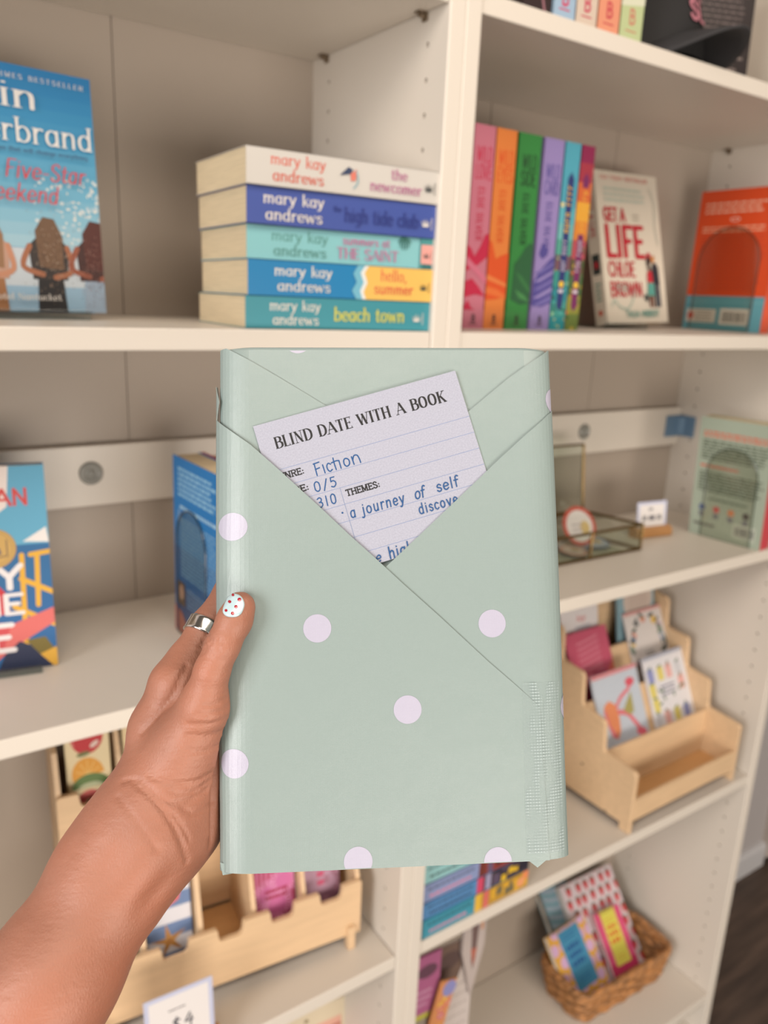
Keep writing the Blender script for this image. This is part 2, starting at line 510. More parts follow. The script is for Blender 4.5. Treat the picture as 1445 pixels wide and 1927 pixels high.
class Art:
    """flat printed artwork in a local (u right, v up) frame; every print sits a hair above the one before"""

    def __init__(self, base=0.00006, step=2e-6):
        self.P = []
        self.mats = []
        self.k = 0
        self.base = base
        self.step = step

    def poly(self, pts, rgb, rough=0.6):
        m = rgb if not isinstance(rgb, tuple) else mat(rgb, rough, name='print_ink')
        if m not in self.mats:
            self.mats.append(m)
        self.P.append((pts, self.mats.index(m), self.base + self.k * self.step))
        self.k += 1
        return self

    def rect(self, x0, y0, x1, y1, rgb):
        return self.poly([(x0, y0), (x1, y0), (x1, y1), (x0, y1)], rgb)

    def ell(self, cx, cy, rx, ry, rgb, n=20, rot=0.0, a0=0.0, a1=2 * PI):
        c, s = math.cos(rot), math.sin(rot)
        full = abs(a1 - a0) > 6.2
        pts = []
        for i in range(n if full else n + 1):
            a = a0 + (a1 - a0) * i / n
            x, y = rx * math.cos(a), ry * math.sin(a)
            pts.append((cx + x * c - y * s, cy + x * s + y * c))
        return self.poly(pts, rgb)

    def stroke(self, P, hw, rgb, hy=None, smooth=True):
        hy = hy or hw
        Q = spline(P) if smooth and len(P) > 2 else P
        nib = [(hw * math.cos(2 * PI * k / 8 + PI / 8), hy * math.sin(2 * PI * k / 8 + PI / 8)) for k in range(8)]
        for a, b in zip(Q, Q[1:]):
            self.poly(hull([(p[0] + n[0], p[1] + n[1]) for p in (a, b) for n in nib]), rgb)
        return self

    def width(self, s, h, gap=.1, xs=1.0):
        return sum(GL[c][0] + gap for c in s) * h * xs - gap * h * xs

    def text(self, s, x, y, h, rgb, sty='sans', xs=1.0, gap=.1, slant=0.0, rot=0.0, fit=None, anchor='l', wt=1.0):
        """baseline starts at x,y; h = cap height; fit = total width wanted"""
        rx, ry, sl, st = STY[sty]
        rx *= wt
        ry *= wt
        if fit:
            xs = fit / self.width(s, h, gap)
        w = self.width(s, h, gap, xs)
        ox = {'l': 0, 'c': -w / 2, 'r': -w}[anchor]
        c, sn = math.cos(rot), math.sin(rot)

        def T(p):
            u = ox + (p[0]) * h * xs + slant * p[1] * h
            v = p[1] * h
            return (x + u * c - v * sn, y + u * sn + v * c)
        pen = 0.0
        for ch in s:
            gw, strokes = GL[ch]
            for kind, P, fl in strokes:
                Q = spline(P) if kind == 'S' else P
                ax = rx / max(xs, .35) if sty not in ('didone', 'serif') else rx
                ax = min(ax, rx * 1.6)
                ay = ry
                if 't' in fl and sty in ('didone', 'serif'):
                    ax, ay = ry, ry
                if ch in ':.' and sty in ('slab',):
                    ax, ay = .09, .08
                nib = [(ax * math.cos(2 * PI * k / 8 + PI / 8) * 1.08, ay * math.sin(2 * PI * k / 8 + PI / 8) * 1.08) for k in range(8)]
                for a, b in zip(Q, Q[1:]):
                    self.poly(hull([T((pen + p[0] + n[0], p[1] + n[1])) for p in (a, b) for n in nib]), rgb)
                if sl and kind == 'L':
                    for f, p, q in (('a', P[0], P[-1]), ('b', P[-1], P[0])):
                        if f in fl:
                            if abs(p[1] - q[1]) >= abs(p[0] - q[0]) * .8:
                                self.poly([T((pen + p[0] + dx, p[1] + dy)) for dx, dy in ((-sl, -st), (sl, -st), (sl, st), (-sl, st))], rgb)
                            else:
                                d = .17 if p[1] > .2 else -.17
                                if .3 < p[1] < .7:
                                    self.poly([T((pen + p[0] + dx, p[1] + dy)) for dx, dy in ((-st, -.13), (st, -.13), (st, .13), (-st, .13))], rgb)
                                else:
                                    self.poly([T((pen + p[0] + dx, p[1] + dy)) for dx, dy in ((-st, min(0, -d)), (st, min(0, -d)), (st, max(0, -d)), (-st, max(0, -d)))], rgb)
            pen += gw + gap
        return self

    def lines(self, x0, y0, x1, y1, n, rgb, hh=None, ragged=.25, center=False):
        """n rows of text too small to read: runs of little word bars"""
        dy = (y1 - y0) / n
        hh = hh or abs(dy) * .22
        for i in range(n):
            yy = y0 + dy * (i + .5)
            xe = x1 - (x1 - x0) * ragged * random.random()
            xs_ = x0 + (x1 - xe) / 2 if center else x0
            xe = xe - (x1 - xe) / 2 if center else xe
            u = xs_
            while u < xe:
                wl = (x1 - x0) * random.uniform(.04, .13)
                self.rect(u, yy - hh, min(u + wl, xe), yy + hh, rgb)
                u += wl + (x1 - x0) * .018
        return self

    def marks(self, x, y, length, h, n, rgb):
        """blurred lettering running down a spine: one little block per letter"""
        d = length / n
        for i in range(n):
            if i == n // 2:
                continue
            y1 = y - d * i
            y0 = y1 - d * .62
            k = random.random()
            self.rect(x - h / 2, y0, x + h / 2, y0 + d * .2, rgb)
            if k > .3:
                self.rect(x - h / 2, y1 - d * .2, x + h / 2, y1, rgb)
            if k < .7:
                self.rect(x - h / 2, y0, x - h / 2 + h * .25, y1, rgb)
            else:
                self.rect(x + h * .2, y0, x + h * .45, y1, rgb)
        return self

    def clip(self, w, h, x0=0.0, y0=0.0):
        """trim everything to the printed face"""
        out = []
        for pts, mi, z in self.P:
            for ax, lim, sg in ((0, x0, 1), (0, w, -1), (1, y0, 1), (1, h, -1)):
                res = []
                for i in range(len(pts)):
                    a, b = pts[i - 1], pts[i]
                    ia, ib = (a[ax] - lim) * sg >= 0, (b[ax] - lim) * sg >= 0
                    if ia != ib:
                        t = (lim - a[ax]) / (b[ax] - a[ax])
                        res.append((a[0] + (b[0] - a[0]) * t, a[1] + (b[1] - a[1]) * t))
                    if ib:
                        res.append(b)
                pts = res
                if len(pts) < 3:
                    break
            if len(pts) >= 3:
                out.append((pts, mi, z))
        self.P = out
        return self

    def build(self, name, parent=None, M=None, warp=None):
        """face -y: u -> x, v -> z, print raised towards -y"""
        V, Fc, I = [], [], []
        for pts, mi, z in self.P:
            n0 = len(V)
            for p in pts:
                V.append(warp(p[0], p[1], z) if warp else (p[0], -z, p[1]))
            Fc.append(list(range(n0, n0 + len(pts))))
            I.append(mi)
        me = bpy.data.meshes.new(name)
        me.from_pydata(V, [], Fc)
        for m in self.mats:
            me.materials.append(m)
        me.polygons.foreach_set('material_index', I)
        me.update()
        o = bpy.data.objects.new(name, me)
        COL.objects.link(o)
        if parent is not None:
            o.parent = parent
        if M is not None:
            o.matrix_local = M
        return o
# ------------------------------------------------------------------ room
T_P = 0.0197          # panel thickness
T_S = 0.0191          # shelf thickness
DEP = 0.267           # front edge to back panel
Z_FL = -1.472
Z_L = {'top': 0.3035, 'mid': -T_S, 'three': -0.3476 - T_S, 'four': -0.8012 - T_S, 'five': -1.307 - T_S, 'six': -1.43}
Z_R = {'top': 0.3026, 'mid': -T_S, 'three': -0.346 - T_S, 'four': -0.7996 - T_S, 'five': -1.3072 - T_S, 'six': -1.43}


def struct(o):
    o['kind'] = 'structure'
    return o


struct(box('floor', -2.6, -2.4, Z_FL - 0.05, 2.6, 0.30, Z_FL, mat((96, 78, 67), 0.5, kind='floorwood')))
struct(box('wall_back', -2.6, 0.282, Z_FL, 2.6, 0.36, 1.3, mat((196, 190, 190), 0.8)))
bm = bmesh.new()
add_prism(bm, [(0.282, Z_FL), (0.268, Z_FL), (0.268, Z_FL + 0.062), (0.274, Z_FL + 0.07), (0.282, Z_FL + 0.072)], 'x', 0.82, 1.462)
struct(obj('baseboard_back', bm, mat((222, 221, 224), 0.45)))
bm = bmesh.new()
add_prism(bm, [(1.462, 0.282), (1.462, 0.262), (1.475, 0.256), (1.535, 0.256), (1.545, 0.262), (1.545, 0.282)], 'z', Z_FL + .03, 0.9)
struct(obj('trim_1', bm, mat((198, 186, 178), 0.5)))
struct(box('wall_right', 1.545, 0.18, Z_FL, 1.62, 0.282, 1.3, mat((196, 186, 178), 0.8)))


# ------------------------------------------------------------------ bookcases
HOLE0 = 0.0185


def side_panel(parent, x0, x1, inner):
    """upright with two columns of 5 mm peg holes, 32 mm apart, bored in the inner face"""
    bm = bmesh.new()
    zt, zb = 0.62, Z_FL
    c = 0.0015
    y1 = DEP + 0.006
    xo = x0 if inner == x1 else x1
    s = 1 if inner > xo else -1
    # shell without the inner face
    out = [(inner, c), (inner - s * c * .35, c * .35), (inner - s * c, 0), (xo + s * c, 0), (xo, c), (xo, y1), (inner, y1)]
    lo = [bm.verts.new((p[0], p[1], zb)) for p in out]
    hi = [bm.verts.new((p[0], p[1], zt)) for p in out]
    for i in range(6):
        bm.faces.new((lo[i], lo[i + 1], hi[i + 1], hi[i]))
    bm.faces.new(lo)
    bm.faces.new(hi[::-1])

    def q(ya, za, yb, zb_):
        v = [bm.verts.new((inner, y, z)) for y, z in ((ya, za), (yb, za), (yb, zb_), (ya, zb_))]
        bm.faces.new(v)
    pit = 0.032
    k0 = math.ceil((zb + .06 - HOLE0) / pit)
    k1 = math.floor((zt - .02 - HOLE0) / pit)
    cols = (0.034, 0.2285)
    hw = 0.008
    ys = [c, cols[0] - hw, cols[0] + hw, cols[1] - hw, cols[1] + hw, y1]
    for a, b in ((0, 1), (2, 3), (4, 5)):
        q(ys[a], zb, ys[b], zt)
    r = 0.0026
    for yc in cols:
        za = HOLE0 + k0 * pit - pit / 2
        zz = HOLE0 + k1 * pit + pit / 2
        q(yc - hw, zb, yc + hw, za)
        q(yc - hw, zz, yc + hw, zt)
        for k in range(k0, k1 + 1):
            zc = HOLE0 + k * pit
            n = 12
            per, ring, ring2 = [], [], []
            for i in range(n):
                a = 2 * PI * i / n
                ca, sa = math.cos(a), math.sin(a)
                m_ = max(abs(ca) , abs(sa))
                per.append(bm.verts.new((inner, yc + hw * ca / m_ if abs(ca) >= abs(sa) else yc + hw * ca / m_, zc + pit / 2 * sa / m_)))
                ring.append(bm.verts.new((inner, yc + r * ca, zc + r * sa)))
                ring2.append(bm.verts.new((inner - s * .006, yc + r * ca, zc + r * sa)))
            # corner points are hit exactly only at 45 degrees: close the square with its corners
            cor = {1: (1, 1), 4: (-1, 1), 7: (-1, -1), 10: (1, -1)}
            for i in range(n):
                j = (i + 1) % n
                if i in cor:
                    cy_, cz_ = cor[i]
                    cv = bm.verts.new((inner, yc + hw * cy_, zc + pit / 2 * cz_))
                    bm.faces.new((per[i], cv, per[j], ring[j], ring[i]))
                else:
                    bm.faces.new((per[i], per[j], ring[j], ring[i]))
                bm.faces.new((ring[i], ring[j], ring2[j], ring2[i]))
            bm.faces.new(ring2)
    bmesh.ops.recalc_face_normals(bm, faces=bm.faces[:])
    return obj('side_panel', bm, WHITE, parent)


PIN = mat((150, 135, 118), 0.35, 1.0, name='pin_metal')


def bookcase(label, xa, xb, Z, folds, pin_x):
    t = thing('bookcase', label, 'bookcase', Matrix.Translation(((xa + xb) / 2, 0.13, Z_FL)), 'white bookcases side by side')
    inv = t.matrix_world.inverted()
    kids = []
    kids.append(side_panel(None, xa, xa + T_P, xa + T_P))
    kids.append(side_panel(None, xb - T_P, xb, xb - T_P))
    # back panel folded in three strips
    bm = bmesh.new()
    xs = [xa + 0.004] + folds + [xb - 0.004]
    for a, b in zip(xs, xs[1:]):
        add_box(bm, a + .0006, DEP, Z_FL + .01, b - .0006, DEP + .003, 0.62)
    add_box(bm, xa + .004, DEP + .003, Z_FL + .01, xb - .004, DEP + .005, 0.62)
    kids.append(obj('back_panel', bm, mat((186, 172, 158), 0.5, kind='melamine')))  # warm grey board, darkened further in colour to deepen the compartment shade
    for k, z in Z.items():
        kids.append(box('shelf', xa + T_P + .0006, 0.0018, z, xb - T_P - .0006, DEP - .001, z + T_S, WHITE, None, 0.0012))
    kids.append(box('plinth', xa + T_P + .0006, 0.03, Z_FL, xb - T_P - .0006, 0.045, Z['six'], WHITE))
    # cross rail that ties the case to the wall
    rail = box('back_rail', xa + T_P + .001, DEP - .013, -0.217, xb - T_P - .001, DEP - .001, -0.146, WHITE, None, 0.001)
    kids.append(rail)
    sx = (xb - 0.286) if xb > .1 else -0.31
    bm = bmesh.new()
    Mx = Matrix.Translation((sx, DEP - .013, -0.178)) @ Matrix.Rotation(PI / 2, 4, 'X')
    add_lathe(bm, [(.0135, 0), (.0135, .002), (.0115, .0034), (.0095, .0036), (.0075, .0012), (.0045, .001), (.0038, .0026), (.001, .003)], 28, Mx)
    cap = obj('screw_cap', bm, mat((150, 148, 140), 0.35, 0.0, name='grey_plastic', coat=.3), None, True)
    cap.parent = rail
    for zc, y in ((Z['top'], .039), (Z['top'], .233)):
        bm = bmesh.new()
        add_tube(bm, [(pin_x + .001, y, zc - .0032), (pin_x - .008, y, zc - .0032)], .0026, 10)
        add_box(bm, pin_x - .011, y - .005, zc - .0018, pin_x - .0005, y + .005, zc - .0002, .0006)
        add_box(bm, pin_x - .002, y - .0045, zc - .008, pin_x - .0003, y + .0045, zc - .001, .0006)
        kids.append(obj('shelf_pin', bm, PIN))
    if xb > .1:
        bm = bmesh.new()
        add_prism(bm, [(0.735, DEP - .0135), (0.735, DEP - .0165), (xb - T_P - .0035, DEP - .0165), (xb - T_P - .0035, 0.222), (xb - T_P - .0005, 0.222), (xb - T_P - .0005, DEP - .0135)], 'z', -0.200, -0.161)
        add_prism(bm, [(xb - T_P - .012, DEP - .0165), (xb - T_P - .0035, DEP - .025), (xb - T_P - .0035, DEP - .0165)], 'z', -0.196, -0.165)
        kids.append(obj('corner_bracket', bm, mat((104, 132, 158), 0.4, 0.25, name='blue_steel')))
    for o in kids:
        o.parent = t
        o.matrix_parent_inverse = inv
    return t


bookcase('white bookcase holding the lying stack of five paperbacks, left of the joint', -0.80, 0.0, Z_L, [-0.513, -0.2606], -T_P)
bookcase('white bookcase holding the rainbow row of upright paperbacks, beside the dark floor', 0.0, 0.80, Z_R, [0.266, 0.533], 0.80 - T_P)
# ------------------------------------------------------------------ books
PAGE = (236, 214, 176)


def book(label, W, T, H, cover, plates, M, group=None, name='book', pages=PAGE, c=0.0004):
    """block of pages in a paper cover; local box x 0..W, y 0..T, z 0..H; plates = covered faces"""
    t = thing(name, label, 'book', M, group)
    ins = 0.0012 if c < .001 else .004
    bm = bmesh.new()
    lim = {'-x': (0, 0, 0, c, T, H), '+x': (W - c, 0, 0, W, T, H), '-y': (0, 0, 0, W, c, H), '+y': (0, T - c, 0, W, T, H), '-z': (0, 0, 0, W, T, c), '+z': (0, 0, H - c, W, T, H)}
    for f in plates:
        add_box(bm, *lim[f])
    bmesh.ops.remove_doubles(bm, verts=bm.verts[:], dist=1e-6)
    obj('cover', bm, mat(cover, 0.38, name='cover_card', coat=0.1), t)
    lo = [c if a in plates else ins for a in ('-x', '-y', '-z')]
    hi = [d - (c if a in plates else ins) for a, d in (('+x', W), ('+y', T), ('+z', H))]
    box('pages', lo[0], lo[1], lo[2], hi[0], hi[1], hi[2], mat(pages, 0.85, kind='pages'), t)
    return t


def facing(face, W, T, H):
    """matrix that lays a front-facing print on a face of the book box"""
    if face == '-y':
        return Matrix.Identity(4)
    if face == '-x':
        return Matrix.Translation((0, T, 0)) @ Matrix.Rotation(-PI / 2, 4, 'Z')
    if face == '+x':
        return Matrix.Translation((W, 0, 0)) @ Matrix.Rotation(PI / 2, 4, 'Z')


# ---- five lying paperbacks, spines to the front
def crown(a, x, y, s, c):
    for dx, h, sl in ((-.5, .7, -.35), (-.25, .95, -.15), (0, 1.1, 0), (.25, .95, .15), (.5, .7, .35)):
        a.poly([(x + dx * s - .12 * s, y), (x + dx * s + .12 * s, y), (x + (dx + sl) * s, y + h * s)], c)
    a.rect(x - .6 * s, y - .25 * s, x + .6 * s, y + .05 * s, c)
    a.rect(x + 1.15 * s, y - .7 * s, x + 1.28 * s, y + 1.2 * s, c)


STK = [
    # label, thickness, x, y, yaw, cover
    ('teal paperback at the bottom of the lying stack, yellow title on spine', .0292, -.2225, .017, -2.9, (64, 152, 166)),
    ('bright blue paperback with sand yellow spine end, second from the bottom of the lying stack', .0318, -.2195, .018, -3.4, (22, 134, 192)),
    ('pale aqua paperback with pink title, third in the lying stack', .0296, -.2190, .0215, -3.6, (142, 206, 210)),
    ('indigo blue paperback with dark blue title, just under the white one', .0318, -.2215, .016, -3.0, (72, 92, 170)),
    ('white paperback with coral lettering on top of the lying stack', .0306, -.2235, .012, -2.4, (222, 216, 208)),
]
zz = 0.0003
for i, (lb, th, x, y, yaw, cov) in enumerate(STK):
    W, T = .205, .135
    b = book(lb, W, T, th, cov, ('-y', '-z', '+z'), pose((x, y, zz), rad(yaw)), 'lying stack of paperbacks')
    zz += th + 0.0004
    a = Art()
    H = th
    wht = (240, 232, 222)
    if i == 4:
        a.text('mary kay', .023, .0182, .0092, (228, 104, 84), 'serif', fit=.054, wt=1.3)
        a.text('andrews', .025, .0048, .0092, (228, 104, 84), 'serif', fit=.050, wt=1.3)
        a.poly([(.092, .016), (.103, .018), (.106, .022), (.101, .024)], (52, 66, 100))
        a.poly([(.104, .012), (.109, .013), (.110, .023), (.103, .018)], (232, 130, 110))
        a.stroke([(.107, .006), (.1115, .012), (.1095, .021)], .0007, (150, 190, 200))
        a.text('the', .148, .0182, .009, (198, 112, 160), 'serif', fit=.018, wt=1.3)
        a.text('newcomer', .125, .0062, .0095, (198, 112, 160), 'serif', fit=.058, wt=1.3)
        crown(a, .1915, .0125, .006, (44, 52, 54))
    elif i == 3:
        a.text('mary kay', .016, .0182, .0096, wht, 'serif', fit=.060, wt=1.35)
        a.text('andrews', .018, .0042, .0096, wht, 'serif', fit=.056, wt=1.35)
        a.text('the', .086, .0165, .005, (44, 58, 140), 'serif', wt=1.5)
        a.text('high tide club', .098, .0085, .0125, (44, 58, 140), 'serif', fit=.083, wt=1.5)
        crown(a, .1895, .0120, .006, wht)
    elif i == 2:
        gr = (96, 156, 148)
        a.text('mary kay', .024, .0172, .009, gr, 'serif', fit=.057, wt=1.3)
        a.text('andrews', .026, .0042, .009, gr, 'serif', fit=.053, wt=1.3)
        a.text('summers at', .097, .0182, .0075, (214, 112, 164), 'script', fit=.052, wt=1.4)
        a.text('THE SAINT', .091, .0052, .0098, (214, 112, 164), 'serif', fit=.068, wt=1.3)
        for k in range(6):
            aa = -.3 - .5 * k
            a.stroke([(.166, .0285), (.166 + .005 * math.cos(aa), .0285 + .004 * math.sin(aa)), (.166 + .007 * math.cos(aa), .0265 + .009 * math.sin(aa))], .0006, (46, 110, 96))
        a.rect(.185, 0, .205, H, (70, 150, 150))
        a.rect(.186, .005, .203, .0235, (240, 168, 158))
        a.rect(.188, 0, .205, .005, (44, 110, 112))
        crown(a, .1925, .012, .005, (60, 60, 60))
    elif i == 1:
        a.text('mary kay', .026, .0186, .0092, wht, 'serif', fit=.059, wt=1.35)
        a.text('andrews', .029, .0050, .0092, wht, 'serif', fit=.054, wt=1.35)
        a.poly([(.112, 0), (.107, .008), (.112, .016), (.108, .024), (.113, H), (.205, H), (.205, 0)], (118, 190, 214))
        a.poly([(.119, 0), (.116, .008), (.120, .016), (.116, .025), (.121, H), (.205, H), (.205, 0)], (238, 240, 236))
        a.poly([(.123, 0), (.120, .007), (.124, .016), (.1205, .025), (.125, H), (.205, H), (.205, 0)], (244, 196, 96))
        a.text('hello,', .139, .0185, .0105, (232, 96, 70), 'serif', fit=.030, wt=1.4)
        a.text('summer', .132, .0062, .0095, (232, 96, 70), 'script', fit=.045, wt=1.5)
        crown(a, .1895, .0125, .0055, (52, 62, 60))
    else:
        a.text('mary kay', .024, .0168, .009, wht, 'serif', fit=.052, wt=1.3)
        a.text('andrews', .027, .0040, .009, wht, 'serif', fit=.047, wt=1.3)
        a.text('beach town', .091, .0085, .0125, (226, 222, 96), 'serif', fit=.080, wt=1.5)
        crown(a, .1865, .011, .006, wht)
    a.clip(W, H).build('spine_print', b)

# ---- six upright paperbacks
UPR = [
    ('upright pink paperback against the bookcase upright, first of the rainbow row', .0322, .0866, (214, 128, 148), (206, 32, 74)),
    ('upright orange paperback between the pink and the green one', .0322, .1196, (240, 140, 70), (232, 88, 30)),
    ('upright green paperback, tallest looking of the rainbow row', .0372, .1546, (62, 142, 72), (40, 98, 58)),
    ('upright lavender paperback with purple mountains on its spine', .0336, .1964, (160, 142, 200), (84, 76, 152)),
    ('upright turquoise paperback with a navy banner on its spine', .0272, .2320, (88, 174, 196), (44, 56, 118)),
    ('upright maroon and gold paperback at the right end of the rainbow row', .0240, .2606, (148, 46, 86), (120, 40, 96)),
]
WORDS = [('WILD', 'LOVE'), ('WILD', 'EYES'), ('WILD', 'SIDE'), ('WILD', 'CARD')]
for i, (lb, th, x, cov, ink) in enumerate(UPR):
    H = .2255
    T = .138
    b = book(lb, th, T, H, cov, ('-y', '-x', '+x'), pose((x, .082, .0003)), 'upright row of rainbow paperbacks')
    a = Art()
    dark = tuple(int(v * .55) for v in ink) if i == 2 else ink
    if i < 4:
        cx = th / 2
        lt = tuple(min(255, int(v * 1.08 + 10)) for v in cov)
        top = H - .042 if i < 3 else H - .048
        a.rect(0, 0, th, .022, tuple(int(v * .98) for v in cov))
        a.text(WORDS[i][0], cx + .001, top + .0035, .0155, dark, 'bold', fit=.0225, anchor='c', gap=.14, wt=.55)
        a.text(WORDS[i][1], cx + .001, top - .0150, .0155, dark, 'bold', fit=.0235, anchor='c', gap=.14, wt=.55)
        a.text('ELSIE SILVER', cx - .0045, top - .024, .0088, dark, 'bold', rot=-PI / 2, fit=.058, gap=.2, wt=.7)
        # mountains
        rnd = random.Random(i)
        if i == 0:
            a.poly([(0, .095), (.006, .092), (.012, .083), (.020, .095), (.026, .108), (th, .110), (th, .084), (.018, .074), (0, .066)], ink)
            a.poly([(0, .054), (.010, .058), (.020, .050), (th, .038), (.016, .040), (0, .036)], ink)
            a.poly([(0, .083), (th, .060), (th, .052), (0, .074)], (222, 120, 146))
            a.poly([(0, .026), (.006, .033), (.012, .024), (.018, .022), (0, .022)], ink)
        elif i == 1:
            a.poly([(0, .104), (.005, .100), (.012, .082), (.020, .086), (th, .090), (th, .040), (.020, .036), (0, .034)], ink)
            a.poly([(0, .064), (th, .054), (th, .050), (0, .058)], (240, 136, 70))
            a.poly([(0, .050), (.018, .047), (th, .040), (th, .036), (0, .042)], (240, 120, 54))
        elif i == 2:
            a.poly([(.008, .078), (.016, .086), (.024, .098), (.032, .104), (th, .100), (th, .032), (.022, .030), (.006, .036)], ink)
            a.poly([(.010, .070), (.022, .064), (th, .050), (th, .044), (.020, .058)], (54, 120, 66))
            a.poly([(.012, .048), (.028, .042), (th, .034), (.020, .038)], (70, 140, 78))
        else:
            a.poly([(.006, .092), (.010, .104), (.014, .106), (.020, .098), (.021, .092), (.012, .086)], ink)
            a.poly([(.001, .060), (.014, .076), (.028, .088), (th, .090), (th, .034), (.016, .028), (0, .030)], ink)
            for k in range(5):
                y0 = .068 - k * .010
                a.poly([(0, y0), (th, y0 + .016), (th, y0 + .013 - .001 * k), (.012, y0 + .001)], (150, 136, 194) if k % 2 else (118, 108, 176))
        a.text('B', cx, .0085, .008, (60, 46, 52), 'bold', fit=.0042, anchor='c')
        a.rect(cx - .006, .0052, cx + .006, .0062, (90, 66, 70))
    else:
        nav = ink
        if i == 4:
            for k, c in enumerate([(96, 186, 200), (120, 190, 190), (88, 168, 150), (120, 84, 96), (60, 150, 140), (44, 140, 150), (70, 160, 150), (40, 150, 160)]):
                y0 = .15 - k * .019
                a.rect(0, y0 - .019, th, y0, c)
            for k in range(26):
                xx, yy = random.uniform(0, th), random.uniform(0, .09)
                a.ell(xx, yy, random.uniform(.001, .004), random.uniform(.001, .003), random.choice([(30, 110, 110), (200, 190, 120), (90, 190, 190), (40, 90, 70), (150, 200, 160)]), 9)
            a.ell(.004, .153, .003, .003, (246, 226, 150), 10)
        else:
            for k, c in enumerate([(168, 52, 70), (214, 104, 52), (236, 170, 56), (226, 140, 52), (190, 84, 92), (100, 92, 60), (70, 110, 60), (150, 150, 60), (110, 130, 60)]):
                y0 = .205 - k * .023
                a.rect(0, y0 - .023, th, y0, c)
            for k in range(30):
                xx, yy = random.uniform(0, th), random.uniform(0, .105)
                a.ell(xx, yy, random.uniform(.001, .004), random.uniform(.001, .003), random.choice([(200, 170, 60), (60, 96, 50), (220, 120, 80), (150, 60, 70), (90, 120, 70)]), 9)
        cx = th * .54
        bw = .0055
        a.poly([(cx - bw, .120), (cx + bw, .120), (cx + bw, .030), (cx, .024), (cx - bw, .030)], nav)
        if i == 4:
            a.poly([(cx - bw, .184), (cx, .192), (cx + bw, .184), (cx + bw, .120), (cx - bw, .120)], nav)
            a.marks(cx, .176, .058, .0072, 9, (238, 190, 66))
        else:
            a.poly([(cx - bw, .186), (cx, .194), (cx + bw, .186), (cx + bw, .176), (cx - bw, .176)], nav)
            a.marks(cx + .001, .172, .050, .0078, 8, (236, 176, 66))
        a.marks(cx, .112, .040, .0066, 8, (204, 194, 210))
        a.ell(cx, .0575, .0042, .0042, (248, 202, 56), 14)
        a.rect(cx - .004, .047, cx + .004, .051, (224, 214, 226))
    a.clip(th, H).build('spine_print', b)

# ---- beach novel on the left, leaning on a clear stand
ACR = mat((232, 236, 236), 0.1, kind='clear', name='clear_acrylic')


def book_stand(label, M, w, d, h):
    """clear easel: foot plate, upturned lip and sloping back rest"""
    t = thing('book_stand', label, 'stand', M, 'clear acrylic stands')
    bm = bmesh.new()
    add_box(bm, 0, 0, 0, w, d, .002, .0005)
    obj('foot_plate', bm, ACR, t)
    bm = bmesh.new()
    add_box(bm, 0, -.0022, 0, w, 0, .009, .0005)
    obj('lip', bm, ACR, t)
    return t


W, T, H = .140, .029, .208
Mh = pose((-.4535, .1215, .0065), rad(7.0), rad(3.5))
b = book('blue beach novel leaning in the upper left with a white author name and red title', W, T, H, (44, 136, 190), ('-y', '+y', '-x'), Mh)
book_stand('low clear stand under the blue beach novel', pose((-.418, .112, .0003), rad(7.0)), .085, .07, .05)
a = Art()
for k in range(14):
    f = k / 13
    c = (int(30 + 130 * f ** 1.3), int(128 + 70 * f), int(190 + 24 * f))
    a.rect(0, H * (1 - .052 * (k + 1)), W, H * (1 - .052 * k), c)
a.rect(0, 0, W, H * .27, (196, 206, 214))
a.rect(0, 0, W, H * .11, (148, 182, 206))
rnd = random.Random(3)
for k in range(130):
    xx = W * (1 - .42 * rnd.random() ** 1.3)
    yy = H * (.24 + .34 * rnd.random())
    a.ell(xx, yy, rnd.uniform(.0006, .0022), rnd.uniform(.0006, .0018), rnd.choice([(214, 222, 224), (190, 208, 218), (226, 226, 220)]), 6)
# three women on the sand seen from behind
def woman(cx, s, hair, top, skirt, skin):
    a.poly([(cx - .012 * s, 0), (cx + .012 * s, 0), (cx + .010 * s, .030 * s), (cx - .010 * s, .030 * s)], skirt)
    a.poly([(cx - .014 * s, .026 * s), (cx + .014 * s, .026 * s), (cx + .016 * s, .052 * s), (cx + .010 * s, .058 * s), (cx - .010 * s, .058 * s), (cx - .016 * s, .052 * s)], top)
    a.stroke([(cx - .015 * s, .052 * s), (cx - .021 * s, .036 * s), (cx - .006 * s, .030 * s)], .0022 * s, skin)
    a.stroke([(cx + .015 * s, .052 * s), (cx + .018 * s, .034 * s), (cx + .004 * s, .028 * s)], .0022 * s, skin)
    a.poly([(cx - .008 * s, .036 * s), (cx + .011 * s, .034 * s), (cx + .012 * s, .060 * s), (cx + .006 * s, .074 * s), (cx - .003 * s, .075 * s), (cx - .010 * s, .064 * s)], hair)


woman(.0900, 1.12, (112, 84, 62), (54, 46, 44), (34, 32, 34), (164, 104, 74))
woman(.1330, 1.12, (84, 40, 34), (66, 36, 34), (150, 170, 190), (150, 84, 62))
woman(.038, 1.1, (150, 112, 80), (190, 150, 130), (160, 110, 70), (196, 138, 108))
for k in range(220):
    a.ell(.094 + rnd.gauss(0, .011), .045 + rnd.gauss(0, .016), .0005, .0005, rnd.choice([(190, 170, 150), (150, 120, 100), (40, 34, 32)]), 5)
    a.ell(.130 + rnd.gauss(0, .007), .040 + rnd.gauss(0, .018), .0005, .0005, rnd.choice([(170, 130, 120), (110, 60, 50), (60, 30, 30)]), 5)
wht = (238, 234, 230)
a.text('NEW YORK TIMES BESTSELLER', W - .008, H - .0115, .0038, wht, 'serif', gap=.4, anchor='r', fit=.122, wt=1.4)
a.text('Elin', .0890, H - .0345, .0205, wht, 'serif', anchor='r', fit=.062, wt=1.25)
a.text('Hilderbrand', W - .0035, H - .0625, .0190, wht, 'serif', anchor='r', fit=.138, wt=1.15)
a.text('A vacation that will change everything', W - .009, H - .0712, .0036, (60, 84, 120), 'serif', anchor='r', fit=.098, wt=1.5)
